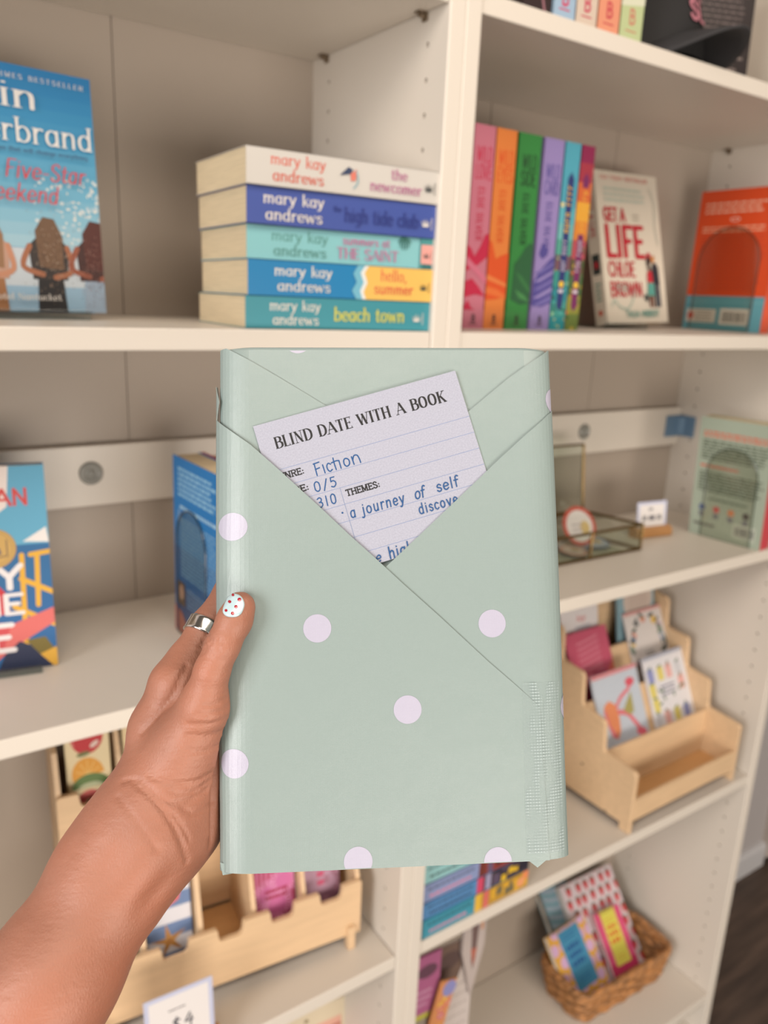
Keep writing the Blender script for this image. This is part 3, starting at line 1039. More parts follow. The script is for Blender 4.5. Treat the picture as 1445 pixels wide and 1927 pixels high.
a.text('The Five-Star', W - .014, H - .0930, .0145, (214, 54, 56), 'script', anchor='r', slant=.2, fit=.104)
a.text('Weekend', W - .040, H - .1125, .0145, (214, 54, 56), 'script', anchor='r', slant=.2, fit=.070)
a.text('The Hotel Nantucket', W - .044, .0105, .0055, (212, 206, 198), 'serif', anchor='r', fit=.078, wt=1.4)
a.clip(W, H).build('cover_print', b)

# ---- cream romance cover between the rainbow row and the orange back cover
W, T, H = .150, .022, .226
Ml = pose((.4235, .150, .0070), rad(2.0), rad(13.5), rad(-2.0))
b = book('cream paperback with big red title and a small embracing couple, leaning beside the rainbow row', W, T, H, (236, 226, 208), ('-y', '+y', '-x'), Ml)
book_stand('low clear stand under the cream paperback with the red title', pose((.405, .140, .0003), rad(2)), .10, .10, .05)
a = Art()
red = (200, 30, 52)
aq = (160, 198, 186)
a.text('USA TODAY BESTSELLER', .013, H - .012, .0052, (222, 108, 100), 'bold', fit=.112, gap=.2)
a.lines(.018, H - .022, .118, H - .046, 3, (196, 210, 196), ragged=.1)
a.text('GET A', .013, H - .073, .0185, red, 'bold', fit=.050)
a.lines(.082, H - .060, .100, H - .072, 2, (196, 186, 170))
a.text('LIFE,', .013, H - .125, .044, red, 'heavy', fit=.103, gap=.16, wt=.8)
a.text('CHLOE', .013, H - .155, .021, red, 'bold', fit=.062, wt=.8)
a.text('BROWN', .013, H - .185, .0205, red, 'bold', fit=.075, wt=.8)
a.stroke([(.012, .026), (.020, .035), (.030, .026), (.050, .022), (.064, .036), (.068, .047), (.066, .050)], .0009, aq)
a.stroke([(.128, .205), (.138, .180), (.134, .150), (.140, .120)], .0009, (206, 214, 200))
a.lines(.026, .060, .056, .048, 2, (170, 188, 176), ragged=.2)
a.text('TALIA HIBBERT', .044, .010, .0085, (110, 172, 160), 'bold', fit=.082)
# couple
a.rect(.120, .024, .1255, .062, (70, 78, 88))
a.rect(.1275, .024, .133, .062, (82, 90, 100))
a.poly([(.117, .060), (.134, .058), (.133, .084), (.128, .092), (.121, .092), (.116, .084)], (42, 44, 54))
a.ell(.1205, .0975, .0042, .0055, (222, 150, 84), 12)
a.poly([(.1165, .100), (.124, .104), (.126, .098), (.120, .102)], (178, 96, 40))
a.poly([(.101, .042), (.119, .040), (.1185, .062), (.104, .063)], (94, 168, 156))
a.poly([(.103, .062), (.117, .061), (.116, .078), (.110, .082), (.104, .076)], (206, 40, 56))
a.stroke([(.110, .082), (.107, .094), (.109, .098)], .003, (70, 44, 36))
a.ell(.110, .095, .0052, .006, (58, 40, 36), 12)
a.stroke([(.108, .040), (.106, .026)], .0022, (120, 66, 48))
a.stroke([(.114, .040), (.114, .025)], .0022, (120, 66, 48))
a.poly([(.094, .044), (.101, .043), (.103, .036), (.098, .032), (.092, .037)], (60, 66, 66))
a.clip(W, H).build('cover_print', b)
a = Art()
a.text('GET A LIFE', .006, .19, .008, red, 'bold', rot=-PI / 2, fit=.06)
a.rect(.004, .075, .018, .105, (46, 60, 58))
a.rect(.008, .084, .014, .094, (200, 40, 56))
a.lines(.005, .064, .017, .034, 5, (96, 160, 146))
a.ell(.011, .018, .004, .004, (226, 90, 60), 12)
a.clip(T, H).build('spine_print', b, facing('-x', W, T, H))


def arch_bookend(label, M, w, h, edge=(120, 122, 116)):
    """clear bookend: arched upright plate with a flat foot"""
    t = thing('bookend', label, 'bookend', M, 'clear arched bookends')
    bm = bmesh.new()
    r = w / 2
    pts = [(-r, 0), (r, 0)] + [(r * math.cos(PI * k / 20), h - r + r * math.sin(PI * k / 20)) for k in range(21)]
    add_prism(bm, pts, 'y', 0, -.0022)
    obj('upright_plate', bm, mat((247, 247, 244), .1, kind='clear', name='smoky_acrylic'), t)
    bm = bmesh.new()
    rim = [(-r, -.0011, 0)] + [(r * math.cos(PI - PI * k / 24), -.0011, h - r + r * math.sin(PI * k / 24)) for k in range(25)] + [(r, -.0011, 0)]
    add_tube(bm, rim, .0009, 6)
    obj('polished_edge', bm, mat(edge, .2, name='acrylic_edge', coat=.4), t)
    box('foot_plate', -r, -.002, -.0002, r, .10, .0006, ACR, t)
    return t


# ---- orange back cover at the right end of the middle shelf
W, T, H = .146, .026, .2245
Mo = pose((.7000, .2220, .0010), rad(-90.0), rad(1.5))
b = book('bright orange and teal back cover of a paperback standing by the right upright', W, T, H, (226, 78, 30), ('-y', '+y', '+x'), Mo)
a = Art()
a.rect(0, 0, W, .056, (96, 160, 172))
a.rect(0, .046, W, .0475, (120, 178, 186))
a.lines(.012, H - .018, .128, H - .038, 3, (244, 180, 150), ragged=.12, hh=.0016)
a.ell(.070, H - .047, .009, .0035, (240, 200, 180), 16)
a.ell(.070, H - .047, .007, .0022, (226, 78, 30), 16)
a.lines(.012, H - .056, .132, H - .068, 2, (240, 170, 136), ragged=.08, hh=.0014)
a.lines(.012, H - .070, .132, .064, 16, (206, 66, 28), ragged=.08, hh=.0012)
a.rect(.006, .012, .062, .034, (226, 214, 200))
a.ell(.014, .023, .006, .0065, (222, 84, 64), 14)
a.lines(.023, .032, .058, .014, 4, (150, 140, 130), ragged=.1)
a.rect(.070, .010, .122, .036, (232, 222, 210))
for k in range(18):
    a.rect(.075 + k * .0024, .014, .075 + k * .0024 + random.uniform(.0006, .0018), .031, (50, 46, 44))
a.clip(W, H).build('back_cover_print', b)
arch_bookend('clear arched bookend pressed against the orange back cover', Mo @ Matrix.Translation((.070, -.0008, .0004)), .112, .165, (90, 60, 44))

# ---- shelf three, left: holiday novel cropped by the frame
W, T, H = .140, .026, .2075
Me = pose((-.5225, .1485, -.3470), rad(-9.6), rad(6.5))
b = book('red, blue and yellow beach novel with a round gold seal, cropped at the left edge', W, T, H, (38, 116, 176), ('-y', '+y', '-x'), Me)
book_stand('low clear stand under the novel with the gold seal', pose((-.475, .128, -.3473), rad(-9.6)), .075, .08, .05)
a = Art()
a.rect(0, H * .60, W, H, (98, 172, 204))
a.rect(0, H * .40, W, H * .70, (34, 104, 158))
a.rect(0, H * .62, W, H, (98, 172, 204))
a.rect(0, 0, W, H * .40, (30, 100, 160))
a.poly([(.02, H), (.108, H), (.104, H - .04), (.088, H - .052), (.05, H - .058), (.02, H - .05)], (240, 226, 218))
a.text('EL', .097, H - .0215, .0145, (214, 70, 66), 'bold', anchor='r', fit=.0215)
a.text('HAN', .123, H - .0385, .0155, (214, 70, 66), 'bold', anchor='r', fit=.044)
a.lines(.05, H - .042, .095, H - .052, 2, (216, 120, 110), ragged=.2)
a.poly([(.116, H * .635), (.138, H * .70), (.140, H * .625)], (240, 234, 230))
for P in ([(.122, .118), (W, .120)], [(.114, .118), (.112, .02)], [(.112, .094), (W, .078)], [(.104, .066), (W, .044)], [(.128, .118), (.126, .066)]):
    a.stroke(P, .0026, (232, 176, 50), smooth=False)
a.poly([(.04, .06), (.072, .062), (.080, .094), (.070, .112), (.045, .112)], (204, 46, 58))
a.poly([(.052, .112), (.078, .106), (.098, .080), (.100, .060), (.086, .058), (.080, .082)], (204, 46, 58))
a.ell(.058, .136, .020, .026, (30, 24, 26), 20)
a.poly([(.030, .020), (.070, .018), (.10, .048), (W, .062), (W, .046), (.10, .024), (.07, 0), (.03, 0)], (222, 108, 104))
a.poly([(.05, .018), (.09, .02), (.10, .05), (.05, .055)], (210, 74, 80))
a.poly([(.084, .0), (W, 0), (W, .012), (.106, .030), (.092, .018)], (30, 40, 74))
a.poly([(.112, .030), (.130, .032), (.138, .018), (.124, .014)], (120, 104, 40))
a.poly([(.124, .014), (W, .020), (W, .0), (.136, 0)], (228, 174, 60))
wht = (238, 232, 232)
a.text('LY', .1125, .0855, .0225, wht, 'heavy', anchor='r', fit=.043)
a.text('THE', .111, .0595, .0190, wht, 'heavy', anchor='r', fit=.064)
a.text('ME', .100, .0220, .0260, wht, 'heavy', anchor='r', fit=.054)
gold = (206, 166, 92)
a.ell(.0895, .1265, .0205, .0200, (176, 134, 66), 32)
a.ell(.0895, .1265, .0196, .0191, gold, 32)
a.ell(.0895, .1265, .0172, .0168, (160, 124, 70), 32)
a.ell(.0895, .1265, .0167, .0163, gold, 32)
a.stroke([(.0775, .1345), (.0775, .1185), (.0895, .1175), (.1015, .1185), (.1015, .1345)], .0006, (110, 92, 74), smooth=False)
a.poly([(.0825, .1205), (.0965, .1205), (.0950, .1265), (.0895, .1355), (.0845, .1265)], (104, 96, 104))
a.lines(.044, .014, .068, .004, 3, (200, 190, 190))
a.clip(W, H).build('cover_print', b)

# ---- shelf three, left: blue back cover behind the parcel
W, T, H = .132, .030, .2045
Mb = pose((-.2470, .1600, -.3470), rad(-88.0), rad(.6))
b = book('blue back cover of a paperback half hidden behind the wrapped parcel', W, T, H, (30, 116, 186), ('-y', '+y', '+x'), Mb, 'blue paperbacks beside the parcel')
a = Art()
a.rect(0, H * .5, W, H, (34, 124, 192))
a.rect(0, H * .27, W, H * .5, (30, 96, 160))
a.rect(0, 0, W, H * .27, (40, 74, 130))
a.lines(.014, H - .010, .118, H - .044, 6, (150, 200, 230), ragged=.2, hh=.0016)
a.lines(.018, H - .050, .118, H - .060, 1, (170, 210, 236), ragged=.1, hh=.0018)
a.text('A', .010, H - .072, .013, (200, 222, 240), 'serif')
a.lines(.020, H - .066, .120, .070, 16, (120, 170, 210), ragged=.12, hh=.0012)
a.rect(.008, .034, .030, .062, (96, 74, 60))
a.ell(.020, .050, .006, .009, (190, 150, 130), 14)
a.lines(.036, .060, .112, .036, 5, (120, 160, 206), ragged=.2, hh=.0011)
a.poly([(0, 0), (.05, 0), (.02, .026), (0, .03)], (176, 100, 84))
a.clip(W, H).build('back_cover_print', b)
arch_bookend('clear arched bookend against the blue back cover', Mb @ Matrix.Translation((.050, -.0008, .0004)), .080, .150, (44, 70, 96))
b = book('paperback with a coral cover edge standing right behind the blue back cover', W, .027, .2040, (216, 84, 100), ('-y', '+y', '+x'), pose((-.2135, .1610, -.3470), rad(-88.0), rad(.6)), 'blue paperbacks beside the parcel', c=.0024)

# ---- shelf three, right: sage green back cover
W, T, H = .128, .030, .2080
Mg = pose((.6735, .1315, -.3465), rad(-85.0), rad(-3.5))
b = book('sage green back cover with a red spine, right end of the third shelf', W, T, H, (176, 188, 170), ('-y', '+y', '+x'), Mg)
a = Art()
a.rect(0, 0, W, H, (176, 188, 170))
a.lines(.008, H - .022, .122, H - .034, 2, (218, 128, 104), ragged=.05, hh=.0020)
a.lines(.008, H - .037, .122, H - .072, 7, (92, 104, 84), ragged=.08, hh=.0014)
a.lines(.008, H - .078, .080, H - .088, 1, (218, 128, 104), ragged=.1, hh=.0022)
a.lines(.008, H - .092, .122, H - .128, 7, (92, 104, 84), ragged=.1, hh=.0014)
a.lines(.030, H - .136, .100, H - .142, 1, (96, 110, 96), ragged=.1, hh=.0012)
for k, c in enumerate([(80, 100, 150), (214, 90, 90), (226, 140, 90), (70, 60, 60)]):
    a.ell(.020 + k * .026, .052, .006, .006, c, 12)
    a.poly([(.015 + k * .026, .044), (.025 + k * .026, .044), (.024 + k * .026, .036), (.016 + k * .026, .036)], (120, 120, 130))
a.lines(.008, .026, .050, .018, 1, (90, 80, 80), hh=.002)
a.rect(.078, .012, .118, .036, (206, 212, 196))
for k in range(14):
    a.rect(.082 + k * .0024, .016, .082 + k * .0024 + random.uniform(.0006, .0018), .031, (70, 62, 76))
a.clip(W, H).build('back_cover_print', b)
a = Art()
a.rect(0, 0, T, H, (214, 74, 84))
a.clip(T, H).build('spine_print', b, facing('+x', W, T, H))
arch_bookend('clear arched bookend against the sage green back cover', Mg @ Matrix.Translation((.066, -.0010, .0006)), .088, .160, (86, 98, 84))

# ---- right bookcase, fourth shelf: lying stack of blue paperbacks
LOW = [
    ('teal paperback at the bottom of the low blue stack, amber art at its spine end', .0285, (74, 160, 184), (196, 150, 50)),
    ('sky blue paperback second from the bottom of the low blue stack', .0250, (96, 150, 204), (70, 54, 66)),
    ('periwinkle paperback third from the bottom of the low blue stack', .0275, (150, 164, 208), (150, 60, 48)),
    ('pale aqua paperback on top of the low blue stack', .0320, (160, 212, 214), (226, 104, 48)),
]
zz = Z_R['four'] + T_S + .0003
for i, (lb, th, cov, art) in enumerate(LOW):
    W, T = .195, .128
    b = book(lb, W, T, th, cov, ('-y', '-z', '+z'), pose((.0245, .005 + .002 * i, zz), rad(.6 - .3 * i)), 'low stack of blue paperbacks')
    zz += th + .0004
    a = Art()
    rnd = random.Random(20 + i)
    x0 = .092 + .003 * i
    a.lines(.008, th * .85, x0 - .006, th * .55, 1, tuple(int(v * .72) for v in cov), ragged=.1, hh=.0022)
    a.lines(.012, th * .42, x0 - .008, th * .15, 1, (222, 150, 180) if i % 2 == 0 else tuple(int(v * .55) for v in cov), ragged=.1, hh=.0020)
    a.rect(x0, 0, W, th, art)
    a.rect(x0, 0, x0 + .012, th, [(240, 192, 66), (222, 76, 108), (120, 50, 40), (214, 90, 50)][i])
    a.rect(x0 + .016, 0, x0 + .026, th, [(226, 112, 104), (170, 164, 196), (110, 90, 120), (230, 120, 60)][i])
    pal = [[(120, 110, 80), (230, 176, 50), (250, 150, 96)], [(240, 196, 40), (40, 34, 50), (96, 80, 104)], [(232, 96, 40), (250, 190, 40), (60, 40, 50)], [(236, 96, 40), (250, 170, 60), (150, 60, 40)]][i]
    for k in range(16):
        xx = rnd.uniform(x0 + .03, W - .006)
        a.rect(xx, rnd.uniform(0, th * .6), xx + rnd.uniform(.006, .018), rnd.uniform(th * .5, th), rnd.choice(pal))
    a.ell(W - .014, th * .45, .008, .008, (250, 168, 116) if i == 0 else pal[1], 14)
    a.clip(W, th).build('spine_print', b)

# ---- top shelf right: pastel spines, cap, dark book
TOPZ = Z_R['top'] + T_S + .0003
PAS = [
    ('powder blue paperback spine on the top shelf, first of four pastel ones', .0320, .1170, (170, 196, 220), (212, 56, 100)),
    ('cream paperback spine on the top shelf beside the powder blue one', .0320, .1500, (226, 206, 188), (206, 66, 96)),
    ('peach orange paperback spine on the top shelf', .0345, .1832, (240, 160, 128), (206, 70, 84)),
    ('pale green paperback spine on the top shelf next to the black cap', .0370, .2190, (200, 212, 160), (208, 130, 110)),
]
for i, (lb, th, x, cov, ink) in enumerate(PAS):
    H = .212
    b = book(lb, th, .13, H, cov, ('-y', '-x', '+x'), pose((x, .005, TOPZ)), 'pastel spines on the top shelf')
    a = Art()
    a.poly([(0, .10), (th, .13), (th, .09), (0, .06)], tuple(int(v * .9) for v in cov))
    if i == 3:
        a.poly([(0, .045), (th, .060), (th, .036), (0, .030)], (226, 226, 200))
        a.poly([(0, .060), (th, .085), (th, .062), (0, .046)], (150, 176, 110))
    if i == 2:
        a.ell(th * .4, .055, .016, .022, (226, 120, 90), 16)
    a.text('B', th * .5, .012 + .001 * i, .014, ink, 'bold', fit=.008, anchor='c')
    a.rect(th * .26, .0070, th * .74, .0084, ink)
    pass
    a.clip(th, H).build('spine_print', b)
b = book('dark brown book standing left of the pastel spines on the top shelf', .040, .13, .20, (58, 44, 44), ('-y', '-x', '+x'), pose((.0750, .006, TOPZ)))
a = Art()
a.poly([(.030, 0), (.033, 0), (.012, .06), (.009, .06)], (160, 110, 120))
a.clip(.04, .2).build('spine_print', b)

W, T, H = .150, .030, .225
Md = pose((.4760, .165, TOPZ), rad(-22), rad(2))
b = book('dark back cover with pale small print behind the black cap on the top shelf', W, T, H, (40, 28, 28), ('-y', '+y', '-x'), Md)
a = Art()
a.lines(.012, .165, .140, .085, 11, (112, 98, 96), ragged=.1, hh=.0013)
a.lines(.070, .078, .140, .040, 5, (150, 134, 128), ragged=.3, hh=.0016)
for k in range(10):
    a.poly([(.09 + .006 * k, 0), (.10 + .006 * k, 0), (.096 + .006 * k, .02 + .02 * random.random())], (140, 56, 30))
a.poly([(.06, .030), (.15, .044), (.15, .036), (.06, .026)], (150, 70, 50))
a.clip(W, H).build('back_cover_print', b)
W, T, H = .05, .10, .21
b = book('tan spined book standing behind the black cap on the top shelf', .034, .10, .21, (96, 76, 58), ('-y', '-x', '+x'), pose((.4300, .16, TOPZ), rad(-10)))
# ------------------------------------------------------------------ birch card rack, right bookcase shelf four
BIRCH = mat((240, 204, 162), 0.5, kind='wood', name='birch_ply')
BIRCH2 = mat((220, 168, 112), 0.5, kind='wood', name='oiled_beech')
Z4 = Z_R['four'] + T_S
rk = thing('card_rack', 'stepped birch plywood card rack with an empty front tray on the right bookcase', 'rack', pose((.4445, .006, Z4 + .0003), rad(.8)))
RW = .298
prof = [(0, 0), (0, .108), (.006, .113), (.066, .118), (.068, .122), (.072, .166), (.077, .171), (.120, .177), (.123, .181), (.127, .228), (.132, .234), (.174, .238), (.178, .242), (.182, .288), (.188, .296), (.222, .300), (.235, .300), (.235, 0), (.215, 0), (.215, .012), (.020, .012), (.020, 0)]
for x in (0, RW - .008):
    bm = bmesh.new()
    add_prism(bm, prof, 'x', x, x + .008)
    bmesh.ops.bevel(bm, geom=bm.edges[:], offset=.0008, segments=1, affect='EDGES')
    sp = obj('side_panel', bm, BIRCH, rk)
    for yy, z2 in ((.108, .072), (.050, .014)):
        bm = bmesh.new()
        add_tube(bm, [(x - .0006, yy, z2), (x + .0086, yy, z2)], .0024, 10)
        obj('bolt', bm, mat((150, 140, 126), .4, .8), sp)
box('front_rail', .008, 0, .022, RW - .008, .006, .061, BIRCH, rk, .0008)
box('tray_floor', .008, .006, .022, RW - .008, .068, .028, BIRCH2, rk)
box('step_board', .008, .068, .028, RW - .008, .073, .113, BIRCH, rk, .0006)
TAN = math.tan(rad(24))
for r_ in range(2):
    # the boards behind the cards slope back
    y0, z0 = .098 + .055 * r_, .0993 + .0565 * r_
    P = [(y0 + (z - z0) * TAN, z) for z in (.058 + .0565 * r_, .170 + .0565 * r_)]
    bm = bmesh.new()
    add_prism(bm, [P[0], P[1], (P[1][0] + .005, P[1][1]), (P[0][0] + .005, P[0][1])], 'x', .008, RW - .008)
    obj('step_board', bm, BIRCH, rk)
box('back_board', .008, .229, .028, RW - .008, .235, .296, BIRCH, rk, .0006)
for y, z, y2 in ((.073, .056, .083), (.109, .112, .139), (.164, .168, .229)):
    box('slot_floor', .008, y, z, RW - .008, y2, z + .005, BIRCH2, rk)


def greeting_card(label, M, W, H, T, face, art, edge=None, name='greeting_card', group='greeting cards in the stepped rack'):
    t = thing(name, label, 'card', M, group)
    bm = bmesh.new()
    add_box(bm, 0, 0, 0, W, T, H, .0004, 1)
    obj('card_stack', bm, mat(face, .5, name='card_stock'), t)
    a = Art()
    art(a, W, H)
    a.clip(W, H).build('card_print', t)
    return t


def flower(a, x, y, s, c, c2=(240, 210, 120), n=5):
    for k in range(n):
        an = 2 * PI * k / n + .3
        a.ell(x + s * .6 * math.cos(an), y + s * .6 * math.sin(an), s * .5, s * .42, c, 8)
    a.ell(x, y, s * .35, s * .35, c2, 8)


def leaf(a, x, y, s, an, c):
    a.ell(x, y, s, s * .38, c, 10, rot=an)


def art_pattern(a, W, H):
    a.rect(0, H - .006, W, H, (176, 180, 196))
    rnd = random.Random(4)
    cols = [(150, 156, 206), (232, 216, 120), (240, 184, 178), (214, 214, 220)]
    for r, row in enumerate([[(.014, 0), (.042, 1), (.066, 2), (.094, 3)], [(.012, 1), (.096, 2)], [(.014, 1)], [(.012, 3), (.038, 2), (.066, 1), (.094, 0)], [(.030, 0), (.062, 1), (.090, 3)]]):
        for x, c in row:
            y = H - .034 - r * .027
            a.poly([(x - .008, y - .014), (x + .008, y - .014), (x + .009, y + .008), (x + .004, y + .014), (x - .004, y + .014), (x - .009, y + .008)], cols[c])
            leaf(a, x, y + .012, .006, rnd.uniform(0, 3), (120, 138, 120))
    a.lines(.034, H - .056, .080, H - .078, 3, (130, 130, 158), ragged=.2)
    for k in range(8):
        leaf(a, rnd.uniform(.01, W - .01), rnd.uniform(.05, .10), .006, rnd.uniform(0, 3), (120, 140, 116))


def art_cherry(a, W, H):
    for k in range(26):
        a.rect(k * .0048, 0, k * .0048 + .0009, H, (170, 184, 206))
    for k in range(38):
        a.rect(0, k * .0048, W, k * .0048 + .0009, (176, 190, 210))
    a.rect(0, H - .007, W, H, (226, 150, 156))
    pk, orr = (232, 126, 136), (240, 150, 104)
    a.stroke([(.045, H - .066), (.062, H - .050), (.088, H - .038), (.096, H - .026)], .0035, pk)
    a.ell(.094, H - .028, .012, .008, (226, 92, 110), 14)
    a.stroke([(.050, H - .072), (.072, H - .080), (.088, H - .100), (.100, H - .118)], .0045, pk)
    a.ell(.099, H - .118, .014, .007, (236, 110, 130), 14, rot=-.3)
    a.poly([(.064, H - .072), (.086, H - .050), (.092, H - .044), (.090, H - .080), (.078, H - .084)], (178, 168, 100))
    a.poly([(.014, H - .066), (.018, H - .054), (.032, H - .048), (.046, H - .058), (.050, H - .082), (.046, H - .106), (.036, H - .116), (.024, H - .110), (.018, H - .088)], orr)
    a.poly([(.014, H - .066), (.020, H - .060), (.024, H - .090), (.040, H - .116), (.024, H - .110)], pk)
    a.text('Cheers', .022, H - .142, .015, (92, 88, 100), 'script', slant=.3, fit=.052)


def art_floral(a, W, H):
    rnd = random.Random(9)
    a.rect(0, H - .006, W, H, (230, 170, 166))
    for k in range(44):
        an = rnd.uniform(0, 2 * PI)
        x = W / 2 + .046 * math.cos(an) * rnd.uniform(.86, 1.1)
        y = H * .60 + .056 * math.sin(an) * rnd.uniform(.88, 1.1)
        if k % 3:
            leaf(a, x, y, .009, rnd.uniform(0, 3), rnd.choice([(96, 108, 96), (130, 150, 130), (76, 84, 84)]))
        else:
            flower(a, x, y, .0075, rnd.choice([(240, 196, 100), (232, 146, 136), (160, 176, 206), (206, 160, 190)]))
    a.lines(.040, H * .55, .066, H * .48, 2, (130, 130, 130), ragged=.2)
    a.rect(0, 0, W, H * .26, (70, 54, 54))
    for k in range(50):
        a.ell(rnd.uniform(0, W), rnd.uniform(0, H * .26), .0016, .0016, rnd.choice([(180, 130, 110), (110, 120, 100), (150, 96, 96)]), 6)


def art_pink(a, W, H):
    a.rect(0, 0, W, H, (212, 92, 120))
    a.rect(0, 0, W, H * .40, (150, 44, 74))
    for k in range(7):
        y = H - .022 - k * .010
        a.stroke([(.026, y), (.05, y + .003), (.08, y + .008)], .0018, (232, 140, 160))
    a.lines(.05, H * .55, .085, H * .5, 1, (150, 40, 80))
    a.poly([(.085, H * .46), (W, H * .62), (W, H * .40), (.09, H * .40)], (228, 110, 90))
    a.poly([(.068, H * .40), (.080, H * .50), (.092, H * .40)], (240, 180, 170))
    a.poly([(.0, H * .62), (.014, H * .60), (.020, H * .44), (0, H * .40)], (160, 140, 200))


def art_blue(a, W, H):
    a.rect(0, 0, W, H, (138, 172, 184))
    a.ell(W * .55, H * .86, .042, .050, (214, 196, 184), 24)
    for k in range(7):
        a.stroke([(W * .35 + k * .007, H * .98), (W * .34 + k * .008, H * .8), (W * .36 + k * .007, H * .62)], .0011, (188, 164, 150))


def art_white(a, W, H):
    a.text('hey', W * .42, H - .030, .012, (226, 130, 130), 'script', slant=.2, wt=1.4)
    a.lines(W * .38, H - .036, W * .8, H - .046, 1, (170, 170, 180))
    for k in range(12):
        a.stroke([(.006 + k * .009, H * .45), (.004 + k * .009, H * .62)], .001, (226, 150, 160))


LN_ = rad(24)
greeting_card('citrus bottle pattern card in the front row of the rack, right side', pose((.6180, .0840, -.7355), rad(.8), LN_), .1155, .162, .004, (234, 232, 236), art_pattern)
greeting_card('checked cocktail card in the front row of the rack, left side', pose((.4795, .0825, -.7355), rad(.8), LN_), .1190, .160, .004, (222, 228, 236), art_cherry)
greeting_card('floral wreath card in the middle row of the rack, right side', pose((.6250, .1390, -.6795), rad(.8), LN_), .1080, .172, .004, (236, 228, 224), art_floral)
greeting_card('deep pink card in the middle row of the rack, left side', pose((.4650, .1375, -.6795), rad(.8), LN_), .1080, .164, .004, (212, 92, 120), art_pink)
greeting_card('pale blue card in the back row of the rack, right side', pose((.6140, .1950, -.6240), rad(.8), rad(10)), .1080, .145, .004, (138, 172, 184), art_blue)
greeting_card('white card with coral script in the back row of the rack, left side', pose((.4640, .1950, -.6240), rad(.8), rad(10)), .0980, .140, .004, (238, 232, 232), art_white)

# ------------------------------------------------------------------ notched bookmark rack, left bookcase shelf four
Z4L = Z_L['four'] + T_S
Mr = pose((-.0480, .0475, Z4L + .0003), rad(-5.1))
br = thing('bookmark_rack', 'two-tier pale wooden bookmark rack with notched boards on the left bookcase', 'rack', Mr)
# local x runs to the left (negative) from the right end
def notched(x_right, x_left, z0, z1, dz, slots, y, name):
    """board with a cut-out over every slot; tabs between"""
    out = [(x_right, z0), (x_right, z1 - .003), (x_right - .003, z1)]
    for a_, b_ in slots:
        out += [(a_ + .0015, z1), (a_, z1 - .0015), (a_ - .0018, z1 - dz + .003), (a_ - .005, z1 - dz), (b_ + .005, z1 - dz), (b_ + .0018, z1 - dz + .003), (b_, z1 - .0015), (b_ - .0015, z1)]
    out += [(x_left + .003, z1), (x_left, z1 - .003), (x_left, z0)]
    bm = bmesh.new()
    add_prism(bm, out, 'y', y, y + .006)
    bm.normal_update()
    return obj(name, bm, BIRCH, br)


SL = [(-.0275 - .0665 * k, -.0600 - .0665 * k) for k in range(5)]
XL = -.350
notched(0.0, XL, .018, .0985, .018, SL, 0.0, 'front_board')
SL2 = [(-.0275 - .0665 * k, -.0600 - .0665 * k) for k in range(5)]
notched(0.0, XL, .050, .264, .018, SL2, .096, 'front_board')
box('back_board', XL, .205, .018, 0.0, .211, .360, BIRCH, br)
for x in (-.006, XL):
    bm = bmesh.new()
    add_prism(bm, [(.006, .018), (.006, .100), (.020, .132), (.095, .150), (.102, .262), (.118, .310), (.205, .345), (.205, .018)], 'x', x, x + .006)
    obj('end_panel', bm, BIRCH, br)
for k in range(4):
    xc = -.077 - .0665 * k
    bm = bmesh.new()
    add_prism(bm, [(.006, .018), (.006, .080), (.018, .118), (.030, .165), (.096, .200), (.096, .018)], 'x', xc - .003, xc + .003)
    obj('divider', bm, BIRCH, br)
    bm = bmesh.new()
    add_prism(bm, [(.102, .150), (.102, .256), (.114, .292), (.135, .335), (.205, .345), (.205, .150)], 'x', xc - .003, xc + .003)
    obj('divider', bm, BIRCH, br)
box('slot_floor', XL, .006, .040, 0, .096, .046, BIRCH2, br)
box('slot_floor', XL, .102, .202, 0, .205, .208, BIRCH2, br)
for x in (-.020, XL + .012):
    for y in (-.007, .19):
        box('foot', x, y, 0, x + .010, y + .012, .034, BIRCH, br, .001)


def bookmark(label, x, y, z, W, H, art, face, lean, name='bookmark'):
    t = thing(name, label, 'bookmark', Mr @ pose((x, y, z), 0, rad(lean)), 'bookmarks in the notched rack')
    bm = bmesh.new()
    add_box(bm, 0, 0, 0, W, .003, H, .0005, 1)
    obj('bookmark_card', bm, mat(face, .4, name='card_stock'), t)
    a = Art()
    art(a, W, H)
    a.clip(W, H).build('bookmark_print', t)
    return t


def art_fruit(a, W, H):
    """the stack of fruit on the lower part of the bookmark"""
    a.ell(.025, .112, .0185, .022, (206, 44, 52), 22)
    a.ell(.033, .101, .006, .003, (240, 214, 200), 12, rot=.6)
    a.stroke([(.010, .102), (.008, .114), (.014, .126)], .0006, (236, 150, 140))
    leaf(a, .020, .091, .008, .1, (120, 124, 70))
    a.ell(.024, .064, .018, .022, (240, 168, 60), 20, rot=.25, a0=-.2, a1=PI + .1)
    for k in range(5):
        an = .4 + k * .6
        a.stroke([(.024, .064), (.024 + .014 * math.cos(an), .064 + .018 * math.sin(an))], .0005, (250, 206, 120))
    a.ell(.026, .050, .021, .015, (104, 132, 70), 20, a0=-.15, a1=PI + .15)
    a.ell(.026, .048, .014, .006, (196, 200, 160), 16, a0=0, a1=PI)
    a.ell(.024, .014, .021, .031, (222, 104, 100), 22)
    a.ell(.026, .010, .016, .024, (226, 206, 176), 20)
    for k in range(4):
        an = .5 + k * .55
        a.stroke([(.026, .012), (.026 + .014 * math.cos(an), .012 + .022 * math.sin(an))], .0016, (226, 130, 120))


